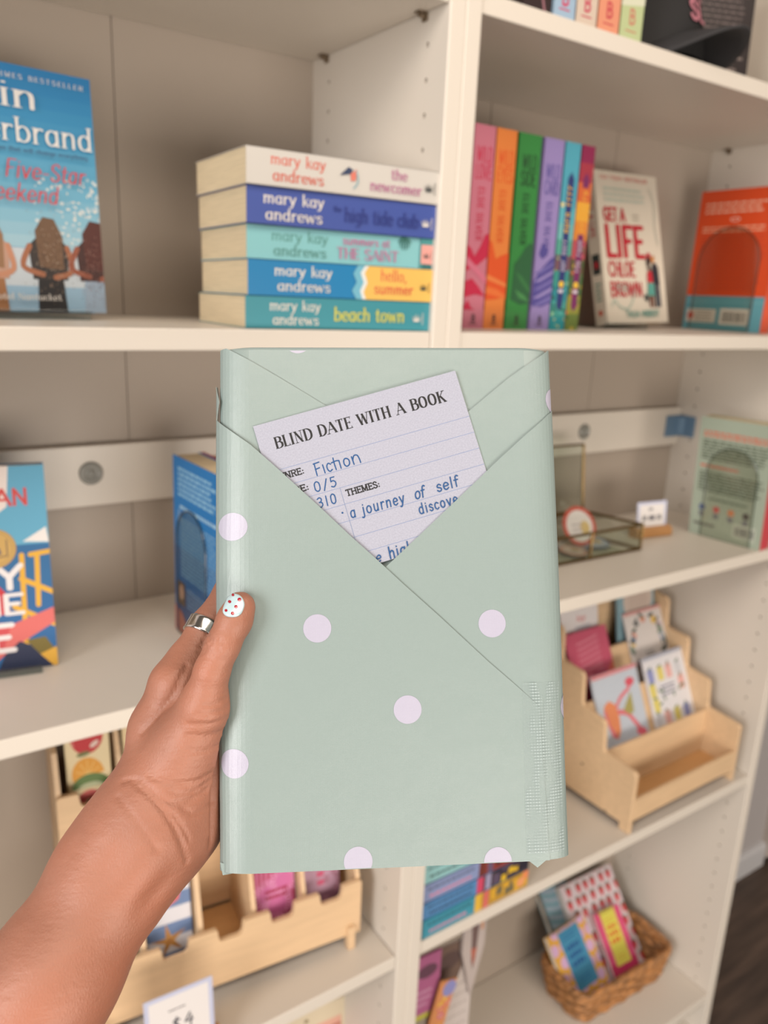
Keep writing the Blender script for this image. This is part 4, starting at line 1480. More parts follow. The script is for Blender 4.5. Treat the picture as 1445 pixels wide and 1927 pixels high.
def art_star(a, W, H):
    for k in range(5):
        a.rect(0, .004 + k * .037, W, .022 + k * .037, (112, 136, 178))
    cx, cy = .026, .037
    pts = []
    for k in range(10):
        an = PI / 2 + k * PI / 5 + .15
        r = .0225 if k % 2 == 0 else .0060
        pts.append((cx + r * math.cos(an), cy + r * math.sin(an)))
    a.poly(pts, (214, 158, 84))
    for k in range(5):
        an = PI / 2 + k * 2 * PI / 5 + .15
        a.stroke([(cx, cy), (cx + .017 * math.cos(an), cy + .017 * math.sin(an))], .0008, (180, 116, 60))
    # coral shell
    pts = [(.008, .082), (.022, .078), (.040, .086), (.046, .106), (.034, .120), (.018, .122), (.006, .108)]
    a.poly(pts, (226, 108, 96))
    for k in range(5):
        a.stroke([(.014, .082), (.016 + .007 * k, .118 - .004 * k)], .0009, (200, 76, 70))


def art_red(a, W, H):
    for k in range(9):
        a.rect(.003 + k * .0062, 0, .006 + k * .0062, H, (226, 130, 176))
    for (cx, cy, s) in ((.018, .052, .020), (.040, .066, .019), (.030, .036, .020)):
        for k in range(22):
            an = 2 * PI * k / 22
            a.stroke([(cx + s * .45 * math.cos(an), cy + s * .45 * math.sin(an)), (cx + s * math.cos(an), cy + s * math.sin(an))], .0012, (232, 150, 196))
        a.ell(cx, cy, s * .62, s * .62, (214, 112, 168), 18)
    a.lines(.014, .060, .046, .044, 2, (170, 30, 70), ragged=.1, hh=.0022)


def art_mauve(a, W, H):
    a.rect(0, 0, W, H * .24, (150, 104, 128))
    for k in range(5):
        a.rect(.018, .042 + k * .012, .028, .049 + k * .012, (206, 84, 120))
    for k in range(12):
        a.ell(random.uniform(.03, W), random.uniform(.02, .1), .004, .004, (170, 120, 140), 8)


def art_navy(a, W, H):
    for k in range(8):
        a.stroke([(0, .01 + k * .018), (W, .02 + k * .018)], .002, (150, 172, 200))


def art_cream(a, W, H):
    flower(a, .03, .09, .016, (246, 226, 170))
    a.stroke([(.03, .075), (.028, .03)], .0012, (140, 150, 90))


bookmark('mauve grey bookmark in the right end notch of the front row', -.0695, .020, .0465, .050, .130, art_mauve, (190, 150, 172), 9)
bookmark('crimson firework bookmark in the front row, beside the mauve one', -.1370, .020, .0465, .054, .130, art_red, (176, 34, 72), 9)
bookmark('starfish and coral bookmark with blue stripes in the front row', -.2700, .020, .0465, .054, .150, art_star, (228, 226, 232), 9)
bookmark('dusty blue bookmark in the left notch of the front row, partly behind the arm', -.3350, .020, .0465, .048, .130, art_navy, (112, 136, 172), 9)
bookmark('stacked fruit bookmark in the left notch of the upper row', -.3350, .112, .2085, .050, .175, art_fruit, (240, 218, 170), 6)
bookmark('cream bookmark with a pale flower in the upper row, right of the fruit one', -.2700, .112, .2085, .052, .170, art_cream, (238, 210, 158), 6)


# ------------------------------------------------------------------ price cards in wooden holders
def price_card(label, M, W, H, art, hw):
    t = thing('price_card', label, 'sign', M)
    bm = bmesh.new()
    add_prism(bm, [(-.010, 0), (-.010, .011), (-.007, .015), (-.0012, .017), (-.0012, .008), (.0012, .008), (.0012, .019), (.008, .018), (.012, .012), (.012, 0)], 'x', W / 2 - hw / 2, W / 2 + hw / 2)
    obj('wooden_holder', bm, mat((206, 150, 94), .5, kind='wood', name='oak'), t)
    box('card', 0, -.0006, .0082, W, .0006, H, mat((244, 240, 242), .6, name='white_card'), t)
    a = Art()
    a.rect(0, .0082, W, H, (208, 212, 238))
    a.rect(.005, .0082, W - .005, H - .005, (246, 240, 238))
    art(a, W, H)
    a.build('card_print', t, Matrix.Translation((0, -.0006, 0)))
    return t


def art_4(a, W, H):
    a.lines(W * .34, H - .021, W * .60, H - .024, 1, (120, 112, 116), hh=.0009, ragged=.05)
    a.text('$4', W * .37, H - .050, .016, (50, 50, 66), 'pen', slant=.1, wt=1.25, gap=.3)


def art_small(a, W, H):
    a.ell(W * .45, H - .013, .006, .003, (170, 166, 170), 12)
    for k in range(9):
        x = W * .18 + k * W * .072
        if k in (2, 6):
            continue
        a.stroke([(x, H * .48), (x + .002, H * .60), (x + .003, H * .48)], .0009, (70, 70, 84))
    a.rect(W * .44, H * .47, W * .60, H * .56, (96, 94, 108))


price_card('white $4 price card in a wooden holder in front of the bookmark rack', pose((-.3440, .0130, Z4L + .0003), rad(-2.5), rad(5)), .077, .0885, art_4, .090)
Z3 = Z_R['three'] + T_S
price_card('small white handwritten price card behind the glass box', pose((.5550, .1500, Z3 + .0003), rad(-8), rad(6)), .066, .060, art_small, .078)

# ------------------------------------------------------------------ brass glass box with stickers
BRASS = mat((120, 98, 62), .35, .9, kind='brushed', name='antique_brass')
gx0, gx1, gy0, gy1, gh = 0.0, .215, 0.0, .098, .043
gb = thing('glass_box', 'hinged brass-edged glass box standing open on the third shelf', 'box', pose((.2880, .1060, Z3 + .0003), rad(-1.5)))
bm = bmesh.new()
r = .0026
for z in (r, gh):
    for P in (((gx0, gy0), (gx1, gy0)), ((gx1, gy0), (gx1 - .028, gy1)), ((gx1 - .028, gy1), (gx0, gy1)), ((gx0, gy1), (gx0, gy0))):
        add_tube(bm, [(P[0][0], P[0][1], z), (P[1][0], P[1][1], z)], r, 6)
for x, y in ((gx0, gy0), (gx1, gy0), (gx1 - .028, gy1), (gx0, gy1), (gx0 + .10, gy0)):
    add_tube(bm, [(x, y, 0.0005), (x, y, gh + .002)], r, 6)
obj('brass_frame', bm, BRASS, gb)
GLS = mat((246, 249, 245), .05, kind='clear', name='box_glass')
bm = bmesh.new()
add_box(bm, gx0 + .002, gy0 - .0005, .003, gx1 - .002, gy0 + .0005, gh - .001)
add_box(bm, gx0 + .002, gy1 - .0005, .003, gx1 - .03, gy1 + .0005, gh - .001)
add_prism(bm, [(gx1 - .0012, gy0 + .002), (gx1 - .0002, gy0 + .002), (gx1 - .028, gy1 - .002), (gx1 - .029, gy1 - .002)], 'z', .003, gh - .001)
add_box(bm, gx0 + .003, gy0 + .003, .0012, gx1 - .03, gy1 - .003, .0022)
obj('glass_pane', bm, GLS, gb)
bm = bmesh.new()
for P in (((gx0, 0), (gx1 - .034, 0)), ((gx0, .112), (gx1 - .044, .112)), ((gx0, 0), (gx0, .112)), ((gx1 - .034, 0), (gx1 - .044, .112))):
    add_tube(bm, [(P[0][0], gy1 + P[0][1] * .04 + .001, gh + .003 + P[0][1]), (P[1][0], gy1 + P[1][1] * .04 + .001, gh + .003 + P[1][1])], r * .85, 6)
lid = obj('lid_frame', bm, BRASS, gb)
bm = bmesh.new()
add_prism(bm, [(gx0 + .002, gh + .005), (gx1 - .037, gh + .005), (gx1 - .046, gh + .113), (gx0 + .002, gh + .113)], 'y', gy1 + .002, gy1 + .003)
obj('lid_glass', bm, GLS, lid)


def sticker(label, M, r, c, c2):
    t = thing('sticker', label, 'sticker', gb.matrix_world @ M, 'stickers in the glass box')
    bm = bmesh.new()
    add_lathe(bm, [(r, 0), (r, .0006)], 26)
    obj('sticker_sheet', bm, mat(c, .4, name='vinyl'), t)
    a = Art(base=.0001)
    a.ell(0, 0, r * .80, r * .80, c2, 24)
    a.ell(r * .3, -r * .1, r * .3, r * .34, (206, 180, 120), 12)
    a.lines(-r * .5, r * .2, r * .2, -r * .3, 2, (180, 170, 170))
    a.build('sticker_print', t, Matrix.Translation((0, 0, .0006)) @ Matrix.Rotation(-PI / 2, 4, 'X'))
    return t


def lay(x, y, z, tx, rz):
    return Matrix.Translation((x, y, z)) @ Matrix.Rotation(rz, 4, 'Z') @ Matrix.Rotation(tx, 4, 'X')


sticker('round red-rimmed sticker leaning up inside the glass box', lay(.135, .060, .034, rad(62), -.1), .033, (196, 92, 76), (222, 216, 210))
sticker('round pale blue sticker lying in the glass box', lay(.160, .052, .006, rad(4), .3), .028, (160, 180, 206), (196, 206, 214))
sticker('round peach sticker lying at the left in the glass box', lay(.095, .030, .006, rad(3), .8), .022, (214, 150, 126), (226, 210, 196))
sticker('round grey-blue sticker under the pale blue one in the glass box', lay(.118, .058, .0035, rad(2), 1.2), .030, (126, 140, 160), (200, 190, 180))

# ------------------------------------------------------------------ wicker basket of notebooks, right bookcase shelf five
Z5 = Z_R['five'] + T_S
WICK = mat((176, 122, 72), .6, kind='wicker', name='wicker')
BKX, BKY = .622, .138
bk = thing('wicker_basket', 'brown wicker basket of notebooks at the bottom of the right bookcase', 'basket', pose((BKX, BKY, Z5 + .0003), rad(-2.0)))


def rrect(hw, hd, r, n=10):
    pts = []
    for cx_, cy_, a0 in ((hw - r, hd - r, 0), (-hw + r, hd - r, PI / 2), (-hw + r, -hd + r, PI), (hw - r, -hd + r, 1.5 * PI)):
        for k in range(n):
            an = a0 + PI / 2 * k / (n - 1)
            pts.append((cx_ + r * math.cos(an), cy_ + r * math.sin(an)))
    # even spacing
    out = []
    P = pts + [pts[0]]
    L = [0]
    for p, q in zip(P, P[1:]):
        L.append(L[-1] + math.hypot(q[0] - p[0], q[1] - p[1]))
    N_ = 144
    j = 0
    for k in range(N_):
        s_ = L[-1] * k / N_
        while L[j + 1] < s_:
            j += 1
        f = (s_ - L[j]) / max(1e-9, L[j + 1] - L[j])
        out.append((P[j][0] + (P[j + 1][0] - P[j][0]) * f, P[j][1] + (P[j + 1][1] - P[j][1]) * f))
    return out


bm = bmesh.new()
rows = 6
for k in range(rows):
    f = k / (rows - 1)
    base = rrect(.118 + .010 * f, .052 + .008 * f, .024)
    for sgn in (1, -1):
        pts = []
        for i, (x, y) in enumerate(base):
            w = sgn * .0038 * math.sin(i / 144 * 2 * PI * 14 + (k % 2) * PI)
            d = math.hypot(x, y)
            pts.append((x + x / d * w, y + y / d * w, .008 + .0112 * k + sgn * .0022))
        add_tube(bm, pts, .0052, 7, closed=True)
obj('woven_wall', bm, WICK, bk, True)
bm = bmesh.new()
for sgn in (0, 1):
    pts = []
    for i, (x, y) in enumerate(rrect(.129, .061, .026)):
        an = i / 144 * 2 * PI * 26 + sgn * PI
        d = math.hypot(x, y)
        pts.append((x + x / d * .0035 * math.cos(an), y + y / d * .0035 * math.cos(an), .0705 + .0035 * math.sin(an)))
    add_tube(bm, pts, .0048, 7, closed=True)
obj('rim', bm, WICK, bk, True)
bm = bmesh.new()
add_prism(bm, rrect(.116, .050, .022)[::4], 'z', .0015, .006)
obj('base', bm, WICK, bk)


def notebook(label, M, W, H, T, face, art, spiral=False, group='notebooks in the wicker basket'):
    t = thing('notebook', label, 'notebook', M, group)
    bm = bmesh.new()
    add_box(bm, 0, 0, 0, W, .0008, H)
    add_box(bm, 0, T - .0008, 0, W, T, H)
    obj('cover', bm, mat(face, .4, name='cover_card'), t)
    box('pages', .001, .0008, .001, W - .001, T - .0008, H - .001, mat((240, 236, 228), .85, kind='pages'), t)
    a = Art()
    art(a, W, H)
    a.clip(W, H).build('cover_print', t)
    if spiral:
        bm = bmesh.new()
        n = int(W * .62 / .006)
        for k in range(n):
            x = W * .2 + k * .006
            add_tube(bm, [(x, T / 2 + (T / 2 + .0018) * math.cos(an), H - .003 + .0045 * math.sin(an)) for an in [2 * PI * i / 12 for i in range(12)]], .0006, 5, closed=True)
        obj('wire_spiral', bm, mat((200, 180, 120), .3, .9), t)
    return t


def art_polka(a, W, H):
    a.rect(0, 0, W, H, (236, 178, 70))
    for i in range(7):
        for j in range(5):
            a.ell(.008 + j * .026 + (.013 if i % 2 else 0), .012 + i * .027, .011, .011, (226, 184, 222), 16)
    a.rect(.028, .034, .088, H - .004, (70, 150, 190))
    a.lines(.036, H - .010, .078, H - .024, 2, (40, 116, 168), ragged=.15)
    for k, s_ in enumerate(('DAILY', 'NOTES', 'BOOK')):
        a.marks2(.038, H - .042 - k * .015, .038, .010, 5 - (k == 2), (26, 84, 150))
    a.lines(.040, .058, .078, .044, 2, (40, 116, 168), ragged=.15)


def art_pinkpad(a, W, H):
    a.rect(0, 0, W, H, (226, 84, 130))
    a.rect(0, 0, W, .040, (198, 48, 96))
    a.rect(.016, .034, .056, H, (232, 222, 92))
    a.lines(.021, H - .014, .051, H - .026, 2, (226, 190, 70), ragged=.15)
    a.marks2(.022, H - .036, .028, .008, 5, (226, 110, 50))
    a.marks2(.021, H - .050, .030, .010, 4, (226, 110, 50))
    a.marks2(.022, H - .063, .027, .009, 3, (232, 96, 40))
    a.lines(.023, .054, .049, .042, 2, (220, 180, 70), ragged=.2)


def art_straw(a, W, H):
    a.rect(0, 0, W, H, (232, 216, 222))
    rnd = random.Random(6)
    k = 0
    for i in range(9):
        for j in range(7):
            x = .010 + j * .023 + (.0115 if i % 2 else 0)
            y = .012 + i * .024
            x += rnd.uniform(-.003, .003)
            a.poly([(x - .0065, y + .006), (x, y + .009), (x + .0065, y + .006), (x + .005, y - .003), (x, y - .011), (x - .005, y - .003)], (216, 42, 52))
            leaf(a, x - .002, y + .0085, .0055, .5, (84, 100, 84))
            leaf(a, x + .002, y + .0085, .0055, -.5, (110, 124, 104))


def art_scallop(a, W, H):
    a.rect(0, 0, W, H, (124, 166, 178))
    for i in range(12):
        for k in range(3):
            a.stroke([(W * .1, .014 + i * .017 + k * .003), (W * .5, .005 + i * .017 + k * .003), (W * .9, .014 + i * .017 + k * .003)], .0008, (190, 200, 220))
    a.rect(0, 0, .004, H, (110, 84, 60))


Art.marks2 = lambda self, x, y, length, h, n, rgb: [self.rect(x + length / n * i, y, x + length / n * (i + .72), y + h * (.8 + .2 * ((i * 7) % 3) / 2), rgb) for i in range(n)] and self

zB = Z5 + .0075
LB = rad(39)
notebook('yellow notepad with lilac dots and a blue label, front left in the basket', pose((.5000, .0960, zB + .004), rad(4), LB), .112, .1480, .011, (236, 178, 70), art_polka, True)
notebook('hot pink notepad with a yellow label, front right in the basket', pose((.6240, .1010, zB + .004), rad(-3), LB), .072, .1380, .010, (226, 84, 130), art_pinkpad, True)
notebook('strawberry pattern notebook behind the pink notepad in the basket', pose((.5790, .1235, zB + .004), rad(-2), LB), .150, .1960, .016, (232, 216, 222), art_straw)
notebook('teal scallop notebook at the back left of the basket', pose((.5390, .1470, zB + .004), rad(0), LB), .080, .190, .012, (124, 166, 178), art_scallop)

# ------------------------------------------------------------------ hanging packs, left end of the right bookcase under shelf four
def hook(label, M, L):
    t = thing('display_hook', label, 'hook', M, 'display hooks')
    bm = bmesh.new()
    add_tube(bm, [(0, 0, 0), (L - .01, 0, 0), (L - .002, 0, .003), (L, 0, .012)], .0018, 8)
    obj('rod', bm, mat((110, 104, 96), .3, .9), t)
    box('wall_plate', -.0005, -.012, -.014, .002, .012, .014, mat((190, 186, 180), .4), t, .0006)
    return t


def sheet_pack(label, name, M, pts, T, face, art, group=None, cat='stationery'):
    t = thing(name, label, cat, M, group)
    bm = bmesh.new()
    add_prism(bm, pts, 'y', 0, T)
    obj('sheet', bm, mat(face, .4, name='paper_sheet') if isinstance(face, tuple) else face, t)
    a = Art()
    art(a)
    a.build('sheet_print', t)
    return t


hook('short wire display hook on the upright under the low blue book stack', pose((T_P, .060, -.868)), .150)


def a_pink(a):
    a.rect(0, 0, .068, .115, (186, 104, 148))
    a.rect(0, 0, .068, .010, (200, 196, 80))
    a.lines(.010, .056, .056, .022, 3, (214, 160, 190), ragged=.2)
    a.ell(.045, .086, .018, .012, (110, 70, 90), 12)


sheet_pack('pink and lime printed pack hanging at the left under the blue stack', 'printed_pack', pose((.0260, .046, -.995), rad(-3)), [(0, 0), (.068, 0), (.068, .115), (0, .115)], .004, (186, 104, 148), a_pink, 'packs on the display hook')


def a_orange(a):
    rnd = random.Random(2)
    a.rect(0, 0, .030, .19, (226, 152, 96))
    for k in range(14):
        flower(a, rnd.uniform(.004, .026), rnd.uniform(.005, .16), .006, rnd.choice([(226, 120, 120), (236, 176, 70), (214, 110, 150)]))
    a.ell(.020, .176, .012, .014, (150, 150, 206), 14)


sheet_pack('orange floral bookmark pack with a violet top, hanging under the blue stack', 'floral_pack', pose((.0440, .036, -1.115), rad(-3), 0, rad(14)), [(0, 0), (.030, 0), (.030, .19), (0, .19)], .003, (226, 152, 96), a_orange, 'packs on the display hook')


def a_lines(a):
    a.poly([(.0, .155), (.050, .155), (.078, .235), (.0, .235)], (120, 96, 84))
    a.ell(.035, .205, .022, .016, (96, 74, 70), 14)
    for k in range(8):
        for j in range(7):
            a.rect(.014 + j * .009, .010 + k * .020, .020 + j * .009, .0125 + k * .020, (178, 164, 158))


sheet_pack('white lined sheet with a brown photo top, hanging under the blue stack', 'lined_sheet', pose((.0860, .056, -1.130), rad(-3)), [(0, 0), (.082, 0), (.082, .235), (0, .235)], .003, (226, 214, 208), a_lines, 'packs on the display hook')


def a_bag(a):
    a.poly([(.018, .16), (.034, .16), (.030, .07), (.026, .05), (.022, .07)], (120, 96, 92))
    a.poly([(.020, .09), (.032, .09), (.027, .056)], (190, 110, 90))
    a.rect(.037, .12, .041, .17, (214, 140, 80))


sheet_pack('pointed whitish pack hanging beside the white lined sheet', 'treat_bag', pose((.1330, .045, -1.003), rad(-3)), [(.027, 0), (.046, .09), (.046, .185), (.004, .185), (.004, .09)], .006, (204, 190, 184), a_bag, 'packs on the display hook')

# ------------------------------------------------------------------ pink art card, left bookcase shelf five
Z5L = Z_L['five'] + T_S
def a_art(a):
    a.rect(.010, .02, .124, .302, (244, 186, 164))
    a.rect(.010, .284, .124, .290, (206, 128, 112))
    a.poly([(.050, .262), (.094, .268), (.092, .258), (.052, .252)], (110, 112, 134))
    a.ell(.070, .268, .006, .006, (120, 116, 130), 10)
    a.stroke([(.056, .254), (.060, .236), (.066, .20)], .003, (190, 150, 130))
    a.ell(.067, .316, .0035, .0035, (150, 130, 96), 10)


sheet_pack('pink art print on a cream board at the bottom of the left bookcase', 'art_print', pose((-.1500, .115, Z5L + .0003), rad(-4), rad(3)), [(0, 0), (.134, 0), (.134, .332), (0, .332)], .004, (238, 222, 192), a_art, None, 'art print')

# white box with a wire handle, lowest shelf right
wb = thing('gift_box', 'white box with a dark wire handle on the lowest shelf, cut off by the frame', 'box', pose((.700, .055, Z_R['six'] + T_S + .0003)))
box('carton', 0, 0, 0, .072, .12, .062, mat((236, 236, 234), .5), wb, .002)
bm = bmesh.new()
add_tube(bm, [(.016 + .040 * k / 12, -.0015, .030 + .022 * math.sin(PI * k / 12)) for k in range(13)], .0016, 6)
obj('wire_handle', bm, mat((80, 78, 74), .4, .6), wb)

# ------------------------------------------------------------------ black cap on the top shelf
CAPM = mat((34, 32, 33), .85, kind='cardstock', name='black_twill')
cp = thing('baseball_cap', 'black baseball cap with pink lettering on the top shelf', 'cap', pose((.365, .120, TOPZ), rad(14)))
bm = bmesh.new()
nu, nv = 28, 10
rows_ = []
for j in range(nv + 1):
    f = j / nv
    an = f * PI / 2
    row = []
    for i in range(nu):
        t_ = 2 * PI * i / nu
        rx_ = .084 * math.cos(an) ** .62 if j < nv else .002
        ry_ = .098 * math.cos(an) ** .62 if j < nv else .002
        row.append(bm.verts.new((rx_ * math.cos(t_), ry_ * math.sin(t_), .012 + .112 * math.sin(an))))
    rows_.append(row)
for a_, b_ in zip(rows_, rows_[1:]):
    for i in range(nu):
        bm.faces.new((a_[i], a_[(i + 1) % nu], b_[(i + 1) % nu], b_[i]))
bm.faces.new(rows_[-1])
obj('crown', bm, CAPM, cp, True)
bm = bmesh.new()
# curved peak reaching out over the shelf edge side
top, bot = [], []
for i in range(25):
    u_ = -1 + 2 * i / 24
    rt, rb = [], []
    for j in range(7):
        v_ = j / 6
        x_ = .080 * u_ * (1 - .06 * v_)
        y_ = -.098 * math.sqrt(max(0, 1 - (.9 * u_) ** 2)) * .9 - v_ * .066 * math.sqrt(max(.02, 1 - u_ ** 2)) ** .5
        z_ = .040 - .036 * abs(u_) ** 2.2 - .003 * v_
        rt.append(bm.verts.new((x_, y_, z_)))
        rb.append(bm.verts.new((x_, y_, z_ - .0035)))
    top.append(rt)
    bot.append(rb)
for i in range(24):
    for j in range(6):
        bm.faces.new((top[i][j], top[i + 1][j], top[i + 1][j + 1], top[i][j + 1]))
        bm.faces.new((bot[i][j], bot[i][j + 1], bot[i + 1][j + 1], bot[i + 1][j]))
    bm.faces.new((top[i][6], top[i + 1][6], bot[i + 1][6], bot[i][6]))
    bm.faces.new((top[i][0], bot[i][0], bot[i + 1][0], top[i + 1][0]))
for i in (0, 24):
    for j in range(6):
        bm.faces.new((top[i][j], top[i][j + 1], bot[i][j + 1], bot[i][j]))
bmesh.ops.recalc_face_normals(bm, faces=bm.faces[:])
obj('peak', bm, mat((52, 50, 52), .8, kind='cardstock', name='black_twill_edge'), cp, True)


def on_crown(u, v, z):
    an = math.asin(max(-1, min(1, (v - .012) / .112)))
    k = math.cos(an) ** .62
    t_ = -PI / 2 + u / .092
    return ((.084 * k + .0012 + z) * math.cos(t_), (.098 * k + .0012 + z) * math.sin(t_), v)


a = Art(base=.0002, step=5e-6)
a.text('BOOK', -.036, .078, .021, (196, 124, 138), 'heavy', fit=.072)
a.text('SL', -.026, .052, .021, (196, 124, 138), 'heavy', fit=.034)
a.build('lettering', cp, None, on_crown)
# ------------------------------------------------------------------ wrapped parcel, held up in front
PO = Vector((-0.357242, -0.426763, -0.084656))
PX = Vector((0.868614, -0.494248, 0.035043))
PY = Vector((0.151165, 0.331688, 0.931199))
PZ = Vector((-0.471867, -0.803556, 0.362822))
PM = Matrix(((PX.x, PY.x, PZ.x, PO.x), (PX.y, PY.y, PZ.y, PO.y), (PX.z, PY.z, PZ.z, PO.z), (0, 0, 0, 1)))
parcel = thing('wrapped_parcel', 'mint green wrapping-paper parcel with white polka dots held up in the hand', 'parcel', PM)
WRAP = mat((153, 169, 166), .30, kind='wrap', name='mint_wrapping_paper', coat=.04)
DOT = mat((192, 189, 208), .30, kind='wrap', name='white_dot', coat=.04)
HWID, RX, RZ, THK, HH = .0700, .0135, .0066, .0185, .1059
FLAT = HWID - RX
ARC = [(0.0, 0.0)]                                     # paper length round one edge -> angle
for _k in range(400):
    _a = (_k + .5) / 400 * PI / 2
    ARC.append((ARC[-1][0] + math.hypot(RX * math.cos(_a), RZ * math.sin(_a)) * PI / 800, (_k + 1) / 400 * PI / 2))
QL = ARC[-1][0]
ARC_Q = [p[0] for p in ARC]
ARC_A = [p[1] for p in ARC]


def sx(x):
    """distance across the paper of a point seen at x"""
    a = abs(x)
    if a <= FLAT:
        return x
    return math.copysign(FLAT + float(np.interp(math.asin(min(1.0, (a - FLAT) / RX)), ARC_A, ARC_Q)), x)


def wrapmap(s, t, d):
    """distance across the parcel, height, lift off the paper -> local point (z towards the viewer)"""
    sg = -1 if s < 0 else 1
    a = abs(s)
    if a <= FLAT:
        return (s, t, d)
    q = a - FLAT
    if q < QL:
        an = float(np.interp(q, ARC_Q, ARC_A))
        nx, nz = RZ * math.sin(an), RX * math.cos(an)
        l = math.hypot(nx, nz)
        return (sg * (FLAT + RX * math.sin(an) + d * nx / l), t, -RZ + RZ * math.cos(an) + d * nz / l)
    return (sg * (HWID + d), t, -RZ - (q - QL))


# body
bm = bmesh.new()
prof = []
for k in range(13):
    an = PI / 2 * k / 12
    prof.append((FLAT + RX * math.sin(an), -RZ + RZ * math.cos(an)))
for k in range(1, 13):
    an = PI / 2 + PI / 2 * k / 12
    prof.append((FLAT + RX * math.sin(an), -THK + RZ + RZ * math.cos(an)))
ring = prof + [(-x, z) for x, z in prof[::-1]]
rings = []
for t, k in ((-HH, .0016), (-HH + .0005, .0006), (-HH + .0015, 0), (HH - .0015, 0), (HH - .0005, .0006), (HH, .0016)):
    row = []
    for x, z in ring:
        zc = -THK / 2
        row.append(bm.verts.new((x - math.copysign(min(k, abs(x)), x), t, z - math.copysign(k, z - zc))))
    rings.append(row)
n = len(ring)
for a_, b_ in zip(rings, rings[1:]):
    for i in range(n):
        bm.faces.new((a_[i], a_[(i + 1) % n], b_[(i + 1) % n], b_[i]))
bm.faces.new(rings[0][::-1])
bm.faces.new(rings[-1])
bmesh.ops.recalc_face_normals(bm, faces=bm.faces[:])
body = obj('paper_body', bm, WRAP, parcel, True)
for p in body.data.polygons:
    p.use_smooth = len(p.vertices) == 4 and abs(p.normal.y) < .2 and abs(p.normal.z) < .999


CUTX = [FLAT + QL * k / 10 for k in range(11)] + [FLAT * k / 6 for k in range(1, 6)]
CUTX = [0.0] + CUTX + [-x for x in CUTX]
CUTY = [HH * k / 9.5 for k in range(-9, 10)]


def fine_cut(bm):
    for x in CUTX:
        bmesh.ops.bisect_plane(bm, geom=bm.verts[:] + bm.edges[:] + bm.faces[:], plane_co=(x, 0, 0), plane_no=(1, 0, 0), dist=1e-7)
    for y in CUTY:
        bmesh.ops.bisect_plane(bm, geom=bm.verts[:] + bm.edges[:] + bm.faces[:], plane_co=(0, y, 0), plane_no=(0, 1, 0), dist=1e-7)


def sheet(name, outline, lift, dots=(), thick=.00022):
    """paper flap: flat outline in (across, height), cut finely where it bends, laid on the parcel"""
    bm = bmesh.new()
    f0 = bm.faces.new([bm.verts.new((p[0], p[1], 0)) for p in outline])
    f0.normal_update()
    if f0.normal.z < 0:
        f0.normal_flip()
    bmesh.ops.triangulate(bm, faces=bm.faces[:])
    fine_cut(bm)
    for v in bm.verts:
        s, t = v.co.x, v.co.y
        v.co = wrapmap(s, t, lift(s, t))
    o = obj(name, bm, WRAP, parcel, False)
    md = o.modifiers.new('paper', 'SOLIDIFY')
    md.thickness = thick
    md.offset = -1
    for (cx, cy, r, trims) in dots:
        a = bmesh.new()
        a.faces.new([a.verts.new((cx + r * math.cos(2 * PI * k / 44), cy + r * math.sin(2 * PI * k / 44), 0)) for k in range(44)])
        for co, no in trims:
            bmesh.ops.bisect_plane(a, geom=a.verts[:] + a.edges[:] + a.faces[:], plane_co=(co[0], co[1], 0), plane_no=(no[0], no[1], 0), dist=1e-7, clear_outer=True)
        fine_cut(a)
        for v in a.verts:
            s, t = v.co.x, v.co.y
            v.co = wrapmap(s, t, lift(s, t) + .00010)
        a.normal_update()
        obj('polka_dot', a, DOT, o)
    return o


FOOT = ((0, -HH + .0006), (0, -1))


def sm(a, b, x):
    t = max(0.0, min(1.0, (x - a) / (b - a)))
    return t * t * (3 - 2 * t)


S0 = FLAT + QL
# one dot shows on the top panel, which is the body itself
a = bmesh.new()
pts = [(-.0379 + .0057 * math.cos(2 * PI * k / 40), .1086 + .0057 * math.sin(2 * PI * k / 40), .00005) for k in range(40)]
a.faces.new([a.verts.new(p) for p in pts])
bmesh.ops.bisect_plane(a, geom=a.verts[:] + a.edges[:] + a.faces[:], plane_co=(0, HH - .0018, 0), plane_no=(0, 1, 0), clear_outer=True)
obj('polka_dot', a, DOT, body)

mm = lambda P: [(sx(x / 1000), y / 1000) for x, y in P]
C_ = mm([(-67.2, 105.5), (-47.0, 93.2), (-26.9, 80.7), (-7.3, 68.4), (4, 60)])
sheet('upper_left_fold', C_ + [(.004, .02), (-S0 - .004, .02), (-S0 - .004, .1055), (sx(-.0695), .1055)],
      lambda s, t: .0006 + .0003 * sm(-.02, -.06, s))
D_ = mm([(69.2, 105.5), (50.7, 91.7), (33.6, 77.8), (14.8, 62.5), (4, 54)])
sheet('upper_right_fold', D_[::-1] + [(sx(.0698), .1055), (S0 + .003, .1055), (S0 + .003, .02), (.004, .02)],
      lambda s, t: .0007 + .0002 * sm(.02, .06, s), [(sx(.0695) + .002, .0833, .0056, ())])
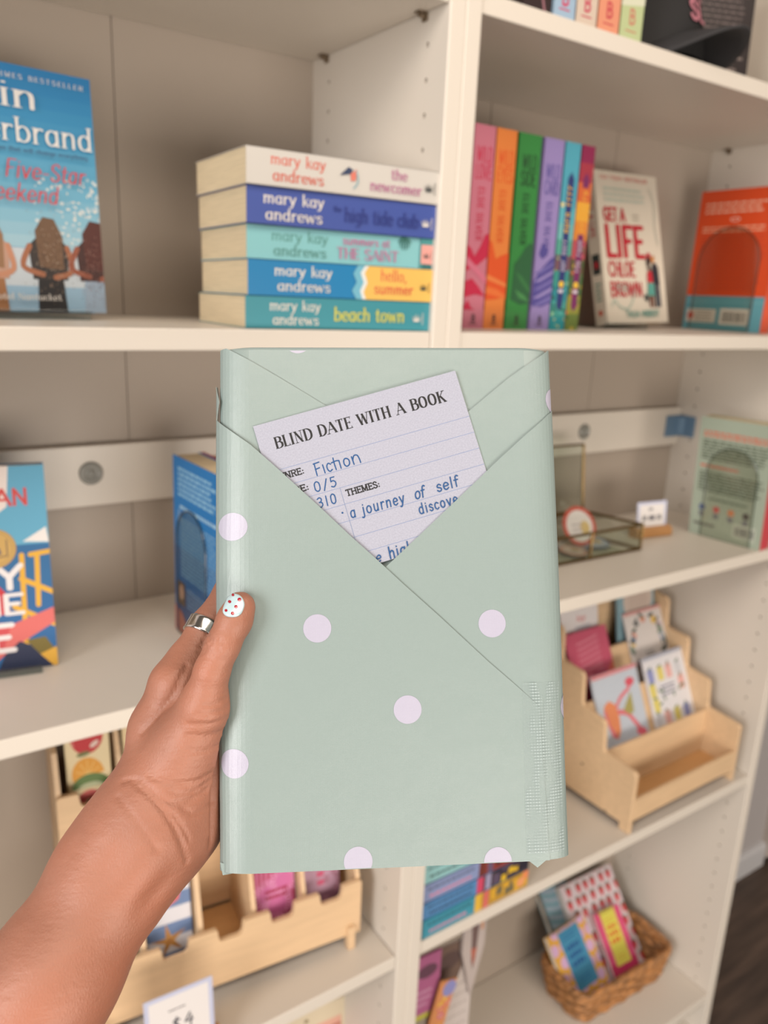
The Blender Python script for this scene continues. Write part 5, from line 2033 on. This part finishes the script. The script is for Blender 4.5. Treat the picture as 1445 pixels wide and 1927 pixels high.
# the note card lies between
card_org = (-.0564229, .07155916)
CANG = rad(15.537)
B_ = mm([(70.0, 79.9), (67.5, 76.8), (63.6, 73.0), (54.4, 64.8), (45.3, 56.8), (38.9, 50.9), (16.1, 30.0), (3.6, 18.7), (-2.4, 13.3), (-12, 4.5)])
liftB = lambda s, t: .0005 + .0015 * sm(-.09, .01, t) * (1 - .5 * sm(.055, .075, s))
sheet('right_flap', [(S0 + .006, .0835)] + B_ + [(-.012, -.1055), (S0 + .006, -.1055)], liftB,
      [(.0403, -.0110, .00565, ()), (sx(.0695) + .0035, -.0461, .0057, ()), (.0397, -.1051, .0056, (FOOT,))])
A_ = mm([(-69.7, 75.4), (-67.2, 72.2), (-63.7, 69.0), (-57.8, 64.1), (-45.4, 52.8), (-29.6, 37.9), (-17.3, 25.9), (-7.2, 16.6), (4.1, 5.8), (18.2, -7.2), (38.0, -26.1), (50.8, -37.5), (57.4, -43.6), (58.6, -45.2), (59.0, -47.4), (59.3, -59.8), (60.1, -84.8), (60.8, -105.6)])
liftA = lambda s, t: .0008 + .0022 * sm(-.10, .02, t) * (1 - .2 * sm(-.050, -.075, s)) * (1 - .35 * sm(.045, .060, s))
sheet('front_flap', [(-S0 - .009, -.1056), (-S0 - .009, .0885), (-S0 - .004, .0910), (-S0 + .0005, .0900), (-S0 + .0030, .0830)] + A_, liftA,
      [(sx(-.0640), .0302, .0057, ()), (-.0310, -.0113, .00565, ()), (.0048, -.0445, .00565, ()), (sx(-.0641), -.0637, .0057, ()), (-.0160, -.1027, .00565, (FOOT,)), (.0397, -.1051, .0056, (FOOT,))])
# little folded corners at the foot
for P, z in (([(-.0692, -.1068), (-.0600, -.1056), (-.0655, -.1030), (-.0702, -.1020)], -.0030), ([(.0517, -.1050), (.0600, -.1050), (.0557, -.1082)], .0003)):
    bm = bmesh.new()
    add_prism(bm, P, 'z', z, z + .0003)
    obj('folded_corner', bm, WRAP, parcel)
# clear tape over the right-hand seam
bm = bmesh.new()
P = mm([(52.0, -35.4), (67.3, -35.4), (67.4, -103.0), (51.4, -102.7)])
f0 = bm.faces.new([bm.verts.new((p[0], p[1], 0)) for p in P[::-1]])
for x in (.0590, .0600, .0609, .0617):
    bmesh.ops.bisect_plane(bm, geom=bm.verts[:] + bm.edges[:] + bm.faces[:], plane_co=(x, 0, 0), plane_no=(1, 0, 0))
fine_cut(bm)
for v in bm.verts:
    s, t = v.co.x, v.co.y
    over = s < .0603
    v.co = wrapmap(s, t, max(liftA(s, t) if over else 0, liftB(s, t)) + .00035)
o = obj('sticky_tape', bm, mat((190, 206, 206), .38, kind='tape', name='clear_tape'), parcel, True)
o['label'] = 'clear sticky tape'

# ------------------------------------------------------------------ handwritten card tucked in the pocket
CW = .0878
CH = .104
cm_ = PM @ Matrix.Translation((card_org[0], card_org[1], .0015)) @ Matrix.Rotation(CANG, 4, 'Z')
note = thing('note_card', 'white lined card with printed heading and blue handwriting tucked into the mint parcel', 'card', cm_)
bm = bmesh.new()
# cut to the shape that fits in the pocket
add_box(bm, 0, -CH * .66, -.0003, CW, 0, 0)
obj('card_stock', bm, mat((178, 180, 196), .7, kind='cardstock', name='white_card_stock'), note)
UP = Matrix.Translation((0, 0, 0)) @ Matrix.Rotation(-PI / 2, 4, 'X')
K = (10, 9, 12)
a = Art(base=.00004, step=.3e-6)
a.text('BLIND DATE WITH A BOOK', .0068, -.0116, .0047, K, 'didone', fit=.0732, gap=.2)
a.build('printed_heading', note, UP)
a = Art(base=.00003, step=1e-6)
LN = (128, 146, 186)
for k in range(7):
    y = -.0203 - .00705 * k
    a.rect(0, y - .00009, CW, y + .00009, LN)
a.rect(.0270, -.0670, .0272, -.0344, (120, 136, 170))
a.clip(CW, 0, 0, -CH * .655).build('ruled_lines', note, UP)
a = Art(base=.00005, step=.3e-6)
a.text('GENRE:', .0148, -.0245, .0025, K, 'slab', fit=.0126, anchor='r', gap=.13)
a.text('SPICE:', .0148, -.0315, .0025, K, 'slab', fit=.0126, anchor='r', gap=.13)
a.text('THEMES:', .0290, -.0385, .0025, K, 'slab', fit=.0142, gap=.13)
a.build('printed_prompts', note, UP)
a = Art(base=.00006, step=.3e-6)
BL = (4, 78, 138)
hp = .00027


def pen(P, x, y, s, sm_=True):
    a.stroke([(x + p[0] * s, y + p[1] * s) for p in P], hp, BL, None, sm_)


# Fiction, with the t crossing into the i
x, y, s = .0196, -.0269, .0052
pen([(.0, 0), (.02, .98)], x, y, s)
pen([(-.05, .96), (.42, 1.0)], x, y, s)
pen([(.0, .5), (.34, .55)], x, y, s)
pen([(.66, .03), (.64, .70)], x, y, s)
pen([(1.26, .58), (1.10, .70), (.94, .52), (.94, .22), (1.08, .04), (1.28, .14)], x, y, s)
pen([(1.58, 1.0), (1.56, .5), (1.58, .04)], x, y, s)
pen([(1.36, .66), (1.74, .72), (1.98, .68)], x, y, s)
pen([(1.98, .68), (1.98, .04)], x, y, s)
pen([(2.52, .70), (2.34, .56), (2.32, .24), (2.48, .06), (2.72, .20), (2.74, .54), (2.52, .70)], x, y, s)
pen([(3.02, .70), (3.06, .06)], x, y, s)
pen([(3.05, .40), (3.22, .72), (3.48, .70), (3.58, .40), (3.60, .06)], x, y, s)
a.text('0/5', .0168, -.0333, .0040, BL, 'pen', fit=.0094, gap=.2, wt=1.151, slant=.04)
a.text('310', .0163, -.0400, .0040, BL, 'pen', fit=.0080, gap=.26, wt=1.151, slant=.06)
a.ell(.0252, -.0446, .0004, .0004, BL, 10)
a.text('a journey', .0280, -.0477, .0044, BL, 'pen', fit=.0232, gap=.2, wt=1.1, slant=.08)
a.text('of', .0556, -.0477, .0046, BL, 'pen', fit=.0042, gap=.06, wt=1.1, slant=.2)
a.text('self', .0653, -.0473, .0044, BL, 'pen', fit=.0095, gap=.14, wt=1.1, slant=.1)
a.text('discove-', .0556, -.0541, .0042, BL, 'pen', fit=.0190, gap=.2, wt=1.1, slant=.06)
a.text('e', .0325, -.0682, .0042, BL, 'pen', wt=1.1, slant=.3)
a.text('high', .0384, -.0683, .0048, BL, 'pen', fit=.0105, gap=.16, wt=1.1, slant=.08)
a.build('handwriting', note, UP)
# ------------------------------------------------------------------ hand and forearm
PMI = PM.inverted()
CL = PMI @ CAM                       # camera, in the parcel's own frame


def hp_(u, v, z):
    """point of the arm: seen at (u, v) and z metres in front of the parcel's face"""
    d = CF + CR * ((u - 722.5) / FPX) - CU * ((v - 963.5) / FPX)
    dl = PMI.to_3x3() @ d
    t = (z - CL.z) / dl.z
    return np.array([CL.x + dl.x * t, CL.y + dl.y * t, z])


def hr_(P, px):
    w = PM @ Vector(P)
    return px * (w - CAM).dot(CF) / FPX


def joint(u, v, z, px):
    P = hp_(u, v, z)
    return P, hr_(P, px)


def rcone(P, a, ra, b, rb):
    ba = b - a
    l2 = ba @ ba
    rr = ra - rb
    a2 = l2 - rr * rr
    il2 = 1.0 / l2
    pa = P - a
    y = pa @ ba
    z = y - l2
    xx = pa * l2 - y[..., None] * ba
    x2 = (xx * xx).sum(-1)
    y2 = y * y * l2
    z2 = z * z * l2
    k = np.sign(rr) * rr * rr * x2
    d = (np.sqrt(x2 * a2 * il2) + y * rr) * il2 - ra
    c1 = np.sign(z) * a2 * z2 > k
    c2 = np.sign(y) * a2 * y2 < k
    d = np.where(c1, np.sqrt(x2 + z2) * il2 - rb, d)
    d = np.where(~c1 & c2, np.sqrt(x2 + y2) * il2 - ra, d)
    return d


def smin(a, b, k):
    h = np.clip(.5 + .5 * (b - a) / k, 0, 1)
    return b * (1 - h) + a * h - k * h * (1 - h)


# chains of joints: (u, v, z, radius in the photo's pixels)
J = lambda *L: [joint(*q) for q in L]
THUMB = J((452, 1142, .0065, 29), (441, 1168, .0075, 32), (418, 1216, .0085, 31.5), (399, 1262, .0075, 32), (383, 1322, .0035, 40))
THENAR = J((384, 1338, .0005, 45), (352, 1400, -.006, 64), (318, 1468, -.012, 78))
HEEL = J((352, 1478, -.014, 56), (362, 1552, -.017, 50), (338, 1588, -.014, 46))
WRIST = J((318, 1468, -.013, 78), (279, 1552, -.010, 100))
ARM = J((279, 1552, -.010, 100), (218, 1640, -.006, 105), (98, 1838, .008, 115), (-60, 2112, .022, 138), (-300, 2500, .046, 168), (-620, 2980, .085, 200))
INDEX_MC = J((330, 1292, -.016, 46), (300, 1372, -.018, 52), (286, 1468, -.014, 62))
INDEX = J((330, 1285, -.016, 43), (352, 1246, -.022, 37), (389, 1183, -.0285, 33), (438, 1112, -.034, 31), (505, 1062, -.0335, 28), (555, 1040, -.0310, 24))
# fingers spread behind the parcel
MIDDLE = J((346, 1330, -.028, 42), (410, 1262, -.036, 34), (500, 1196, -.0385, 31), (575, 1160, -.0345, 28), (622, 1148, -.0310, 24))
RING_F = J((352, 1392, -.032, 42), (424, 1342, -.038, 33), (512, 1296, -.0385, 30), (580, 1270, -.0345, 27), (622, 1260, -.0305, 23))
LITTLE = J((352, 1450, -.032, 38), (424, 1416, -.037, 30), (492, 1386, -.0365, 27), (540, 1368, -.0330, 24), (572, 1358, -.0300, 21))
PALM = J((335, 1330, -.026, 50), (338, 1420, -.028, 56), (330, 1500, -.020, 62))


def chain(P, C, k=.004):
    d = None
    for (a, ra), (b, rb) in zip(C, C[1:]):
        e = rcone(P, a, ra, b, rb)
        d = e if d is None else smin(d, e, k)
    return d


def arm_sdf(P):
    t = chain(P, THUMB, .003)
    th = chain(P, THENAR, .006)
    # flesh of the thumb tip flattens against the paper
    d = smin(t, th, .008)
    w = smin(chain(P, WRIST, .008), chain(P, HEEL, .008), .010)
    d = smin(d, w, .010)
    d = smin(d, chain(P, ARM, .012), .012)
    i = chain(P, INDEX, .004)
    im = chain(P, INDEX_MC, .006)
    f = smin(i, im, .006)
    f = smin(f, chain(P, PALM, .01), .008)
    for C in (MIDDLE, RING_F, LITTLE):
        f = smin(f, chain(P, C, .004), .003)
    d = smin(d, f, .0035)
    # tendon ridge and hollow at the wrist
    for (p, q, amp, wid) in RIDGES:
        ba = q - p
        h = np.clip(((P - p) @ ba) / (ba @ ba), 0, 1)
        dist = np.sqrt((((P - p) - h[..., None] * ba) ** 2).sum(-1))
        d = d - amp * np.exp(-(dist / wid) ** 2) * np.sin(PI * np.clip(h * .94 + .03, 0, 1))
    # the hand closes on the parcel without entering it
    qx = np.maximum(np.abs(P[..., 0]) - FLAT, 0) / RX
    qz = np.maximum(np.abs(P[..., 2] + THK / 2) - (THK / 2 - RZ), 0) / RZ
    bx = (np.sqrt(qx * qx + qz * qz) - 1) * RZ
    bx = np.maximum(bx, np.abs(P[..., 1]) - HH)
    front = np.where(P[..., 2] > -.006, .0026, .0006)
    return np.maximum(d, front - bx)


def surf(u, v, z=-.012, r=60):
    return hp_(u, v, z + 0.0) + np.array([0, 0, hr_(hp_(u, v, z), r)])


RIDGES = [(surf(236, 1668, -.008, 100), surf(322, 1560, -.010, 92), .0022, .0045),
          (surf(196, 1640, -.006, 105), surf(290, 1520, -.010, 92), -.0016, .006),
          (surf(262, 1690, -.008, 100), surf(346, 1590, -.012, 70), -.0016, .005)]


def march(u, v):
    """where the line of sight meets the skin"""
    d = CF + CR * ((u - 722.5) / FPX) - CU * ((v - 963.5) / FPX)
    dl = np.array(PMI.to_3x3() @ d)
    dl /= np.linalg.norm(dl)
    p = np.array(CL)
    for _ in range(120):
        q = float(arm_sdf(p[None, :])[0])
        p = p + dl * q * .8
        if abs(q) < 1e-6:
            break
    e = 2e-5
    g = np.array([float(arm_sdf((p + np.eye(3)[i] * e)[None, :])[0] - arm_sdf((p - np.eye(3)[i] * e)[None, :])[0]) for i in range(3)])
    return p, g / np.linalg.norm(g)


def surface_net(fn, lo, hi, h):
    n = [int(math.ceil((b - a) / h)) + 1 for a, b in zip(lo, hi)]
    ax = [lo[i] + h * np.arange(n[i]) for i in range(3)]
    F = np.empty(n, np.float32)
    for i0 in range(0, n[0], 24):
        g = np.stack(np.meshgrid(ax[0][i0:i0 + 24], ax[1], ax[2], indexing='ij'), -1)
        F[i0:i0 + 24] = fn(g)
    ins = F < 0
    cs = [(a, b, c) for a in (0, 1) for b in (0, 1) for c in (0, 1)]
    m = [k - 1 for k in n]
    sl = lambda A, c: A[c[0]:c[0] + m[0], c[1]:c[1] + m[1], c[2]:c[2] + m[2]]
    cnt = sum(sl(ins, c).astype(np.int8) for c in cs)
    act = (cnt > 0) & (cnt < 8)
    idx = np.full(m, -1, np.int64)
    cells = np.argwhere(act)
    idx[act] = np.arange(len(cells))
    acc = np.zeros((len(cells), 3))
    num = np.zeros(len(cells))
    val = {c: F[cells[:, 0] + c[0], cells[:, 1] + c[1], cells[:, 2] + c[2]] for c in cs}
    for c in cs:
        for k in range(3):
            if c[k] == 0:
                e = list(c)
                e[k] = 1
                a, b = val[c], val[tuple(e)]
                x = (a < 0) != (b < 0)
                t = np.where(x, a / np.where(x, a - b, 1), 0)
                p = np.array(c, float)[None, :].repeat(len(cells), 0)
                p[:, k] += t
                acc += p * x[:, None]
                num += x
    V = (cells + acc / num[:, None]) * h + np.array(lo)
    Q = []
    for k in range(3):
        s0 = [slice(1, n[i] - 1) for i in range(3)]
        s0[k] = slice(0, n[k] - 1)
        s1 = list(s0)
        s1[k] = slice(1, n[k])
        A, B = ins[tuple(s0)], ins[tuple(s1)]
        i1, i2 = (k + 1) % 3, (k + 2) % 3
        for flip, M_ in ((False, A & ~B), (True, ~A & B)):
            pts = np.argwhere(M_)
            for i in range(3):
                if i != k:
                    pts[:, i] += 1
            quad = []
            for da, db in ((-1, -1), (0, -1), (0, 0), (-1, 0)):
                c = pts.copy()
                c[:, i1] += da
                c[:, i2] += db
                quad.append(idx[c[:, 0], c[:, 1], c[:, 2]])
            quad = np.stack(quad, 1)
            Q.append(quad[:, ::-1] if flip else quad)
    return V, np.concatenate(Q)


SKIN = mat((182, 122, 98), .52, kind='skin', name='skin')
V, Q = surface_net(arm_sdf, (-.300, -.380, -.062), (.055, .092, .115), .0014)
me = bpy.data.meshes.new('person')
me.from_pydata(V.tolist(), [], Q.tolist())
me.update()
# creases: knuckle folds of the thumb, palm lines, wrist folds
CRE = []


def crease(pts, w, amt):
    c = [march(u, v)[0] for u, v in spline([tuple(map(float, p)) for p in pts], 4)]
    CRE.append((np.array(c), w, amt))


for P_, w_, k_ in (
        ([(389, 1192), (398, 1208), (410, 1212), (414, 1204)], .0009, .9),
        ([(390, 1198), (396, 1214), (408, 1218), (418, 1210)], .0008, .6),
        ([(382, 1206), (392, 1220), (408, 1222)], .0009, .8),
        ([(378, 1216), (390, 1226), (404, 1227), (412, 1224)], .0009, .8),
        ([(374, 1226), (388, 1234), (402, 1234)], .0009, .5),
        ([(426, 1316), (404, 1326), (384, 1330)], .0010, .7),
        ([(428, 1332), (400, 1342), (368, 1346)], .0010, .7),
        ([(430, 1350), (396, 1362), (356, 1364)], .0010, .6),
        ([(426, 1372), (392, 1384), (352, 1384)], .0010, .6),
        ([(420, 1398), (388, 1412), (350, 1412)], .0010, .6),
        ([(402, 1452), (370, 1470), (330, 1474), (280, 1462)], .0011, .8),
        ([(396, 1468), (362, 1490), (322, 1492)], .0011, .8),
        ([(388, 1486), (352, 1508), (310, 1506), (262, 1470), (232, 1470)], .0012, 1.0),
        ([(250, 1470), (290, 1506), (330, 1560), (352, 1620)], .0012, 1.0),
        ([(222, 1500), (258, 1546), (296, 1600)], .0011, .5),
        ([(300, 1512), (332, 1542), (356, 1580)], .0010, .6),
        ([(330, 1510), (362, 1530), (390, 1520), (402, 1500)], .0010, .6),
        ([(352, 1254), (340, 1276), (326, 1304), (297, 1348), (268, 1378)], .0014, .9)):
    crease(P_, w_, k_)
att = np.zeros(len(V))
for c, w, k in CRE:
    d2 = np.full(len(V), 9.0)
    near = np.where(((V > c.min(0) - .006) & (V < c.max(0) + .006)).all(1))[0]
    for p, q in zip(c, c[1:]):
        ba = q - p
        l2 = max(1e-12, ba @ ba)
        h = np.clip(((V[near] - p) @ ba) / l2, 0, 1)
        d2[near] = np.minimum(d2[near], (((V[near] - p) - h[:, None] * ba) ** 2).sum(1))
    att = np.maximum(att, k * np.exp(-d2 / (w * w)))
at_ = me.attributes.new('crease', 'FLOAT', 'POINT')
at_.data.foreach_set('value', att.astype(np.float32))
nrm = np.zeros(len(V) * 3, np.float32)
me.vertices.foreach_get('normal', nrm)
V2 = V - nrm.reshape(-1, 3) * (att * .00032)[:, None]
me.vertices.foreach_set('co', V2.astype(np.float32).ravel())
me.update()
for p in me.polygons:
    p.use_smooth = True
person = bpy.data.objects.new('person', me)
COL.objects.link(person)
me.materials.append(SKIN)
person.matrix_world = PM
tag(person, 'tanned hand and forearm reaching in from the lower left, gripping the parcel, red-dotted thumbnail', 'person')
ss = person.modifiers.new('smooth', 'SUBSURF')
ss.levels = 1
ss.render_levels = 1


# thumbnail
def nail_patch(name, outline, lift, m, parent, edge=.0002):
    cx_ = sum(p[0] for p in outline) / len(outline)
    cy_ = sum(p[1] for p in outline) / len(outline)
    bm = bmesh.new()
    fr = (0.0, .3, .6, .85, .97, 1.0)
    rings_ = []
    for f in fr:
        row = []
        for (u, v) in outline:
            p, n_ = march(cx_ + (u - cx_) * max(f, .02), cy_ + (v - cy_) * max(f, .02))
            k = lift if f < .9 else (edge + (lift - edge) * .55 if f < .99 else -.0001)
            row.append(bm.verts.new(p + n_ * k))
        rings_.append(row)
    nn = len(outline)
    for A_, B_ in zip(rings_, rings_[1:]):
        for i in range(nn):
            bm.faces.new((A_[i], A_[(i + 1) % nn], B_[(i + 1) % nn], B_[i]))
    bm.faces.new(rings_[0])
    bmesh.ops.recalc_face_normals(bm, faces=bm.faces[:])
    # outward = towards the viewer
    if sum((f.normal.z for f in bm.faces)) < 0:
        bmesh.ops.reverse_faces(bm, faces=bm.faces[:])
    o = bpy.data.objects.new(name, bpy.data.meshes.new(name))
    bm.to_mesh(o.data)
    bm.free()
    COL.objects.link(o)
    o.data.materials.append(m)
    for p in o.data.polygons:
        p.use_smooth = True
    o.parent = parent
    return o


nail_out = spline([(435, 1117.5), (446, 1118.5), (454.5, 1123.5), (459.5, 1133), (459.5, 1142), (454.6, 1154), (447, 1160), (437, 1161.5), (427, 1160), (420.5, 1155), (419.5, 1148), (423, 1137), (428, 1126), (435, 1117.5)], 3)[:-1]
nail = nail_patch('thumb_nail', nail_out, .0006, mat((206, 232, 240), .12, name='pale_blue_polish', coat=.8), person)
nail['label'] = 'pale blue thumbnail with red dots'
dots_m = mat((178, 20, 44), .15, name='red_polish', coat=.8)
bm = bmesh.new()
for (u, v, r) in ((439.7, 1121.5, 2.4), (450.6, 1129.7, 3.3), (433.5, 1133.8, 2.9), (444.2, 1143.0, 3.0), (426.6, 1150, 2.6), (438, 1155.1, 3.0)):
    cen, nv_ = march(u, v)
    c_ = bm.verts.new(cen + nv_ * .00082)
    rg = []
    for k in range(14):
        p, n_ = march(u + r * math.cos(2 * PI * k / 14), v + r * math.sin(2 * PI * k / 14))
        rg.append(bm.verts.new(p + n_ * .00066))
    for k in range(14):
        bm.faces.new((c_, rg[(k + 1) % 14], rg[k]))
o = obj('polish_dots', bm, dots_m, nail, True)

# ------------------------------------------------------------------ wide silver ring on the index finger
i0, i1 = INDEX[1][0], INDEX[2][0]
ax_ = Vector(i1 - i0).normalized()
rc = Vector(i0 + (i1 - i0) * .93)
rr_ = INDEX[2][1] * 1.005 + .0002
Rm = ax_.to_track_quat('Z', 'Y').to_matrix().to_4x4()
bm = bmesh.new()
NR = 48
profr = [(0, -.0031), (.0006, -.00335), (.0013, -.0031), (.0011, -.0022), (.00115, 0), (.0011, .0022), (.0013, .0031), (.0006, .00335), (0, .0031)]
rg = []
for k in range(NR):
    an = 2 * PI * k / NR
    rg.append([bm.verts.new(((rr_ + q[0]) * math.cos(an), (rr_ + q[0]) * math.sin(an), q[1])) for q in profr])
for k in range(NR):
    A_, B_ = rg[k], rg[(k + 1) % NR]
    for j in range(len(profr) - 1):
        bm.faces.new((A_[j], B_[j], B_[j + 1], A_[j + 1]))
    bm.faces.new((A_[-1], B_[-1], B_[0], A_[0]))
bmesh.ops.recalc_face_normals(bm, faces=bm.faces[:])
ro = obj('ring', bm, mat((214, 208, 202), .16, 1.0, name='silver'), None, True)
ro.matrix_world = PM @ Matrix.Translation(rc) @ Rm
tag(ro, 'wide plain silver band on the index finger beside the parcel', 'ring')
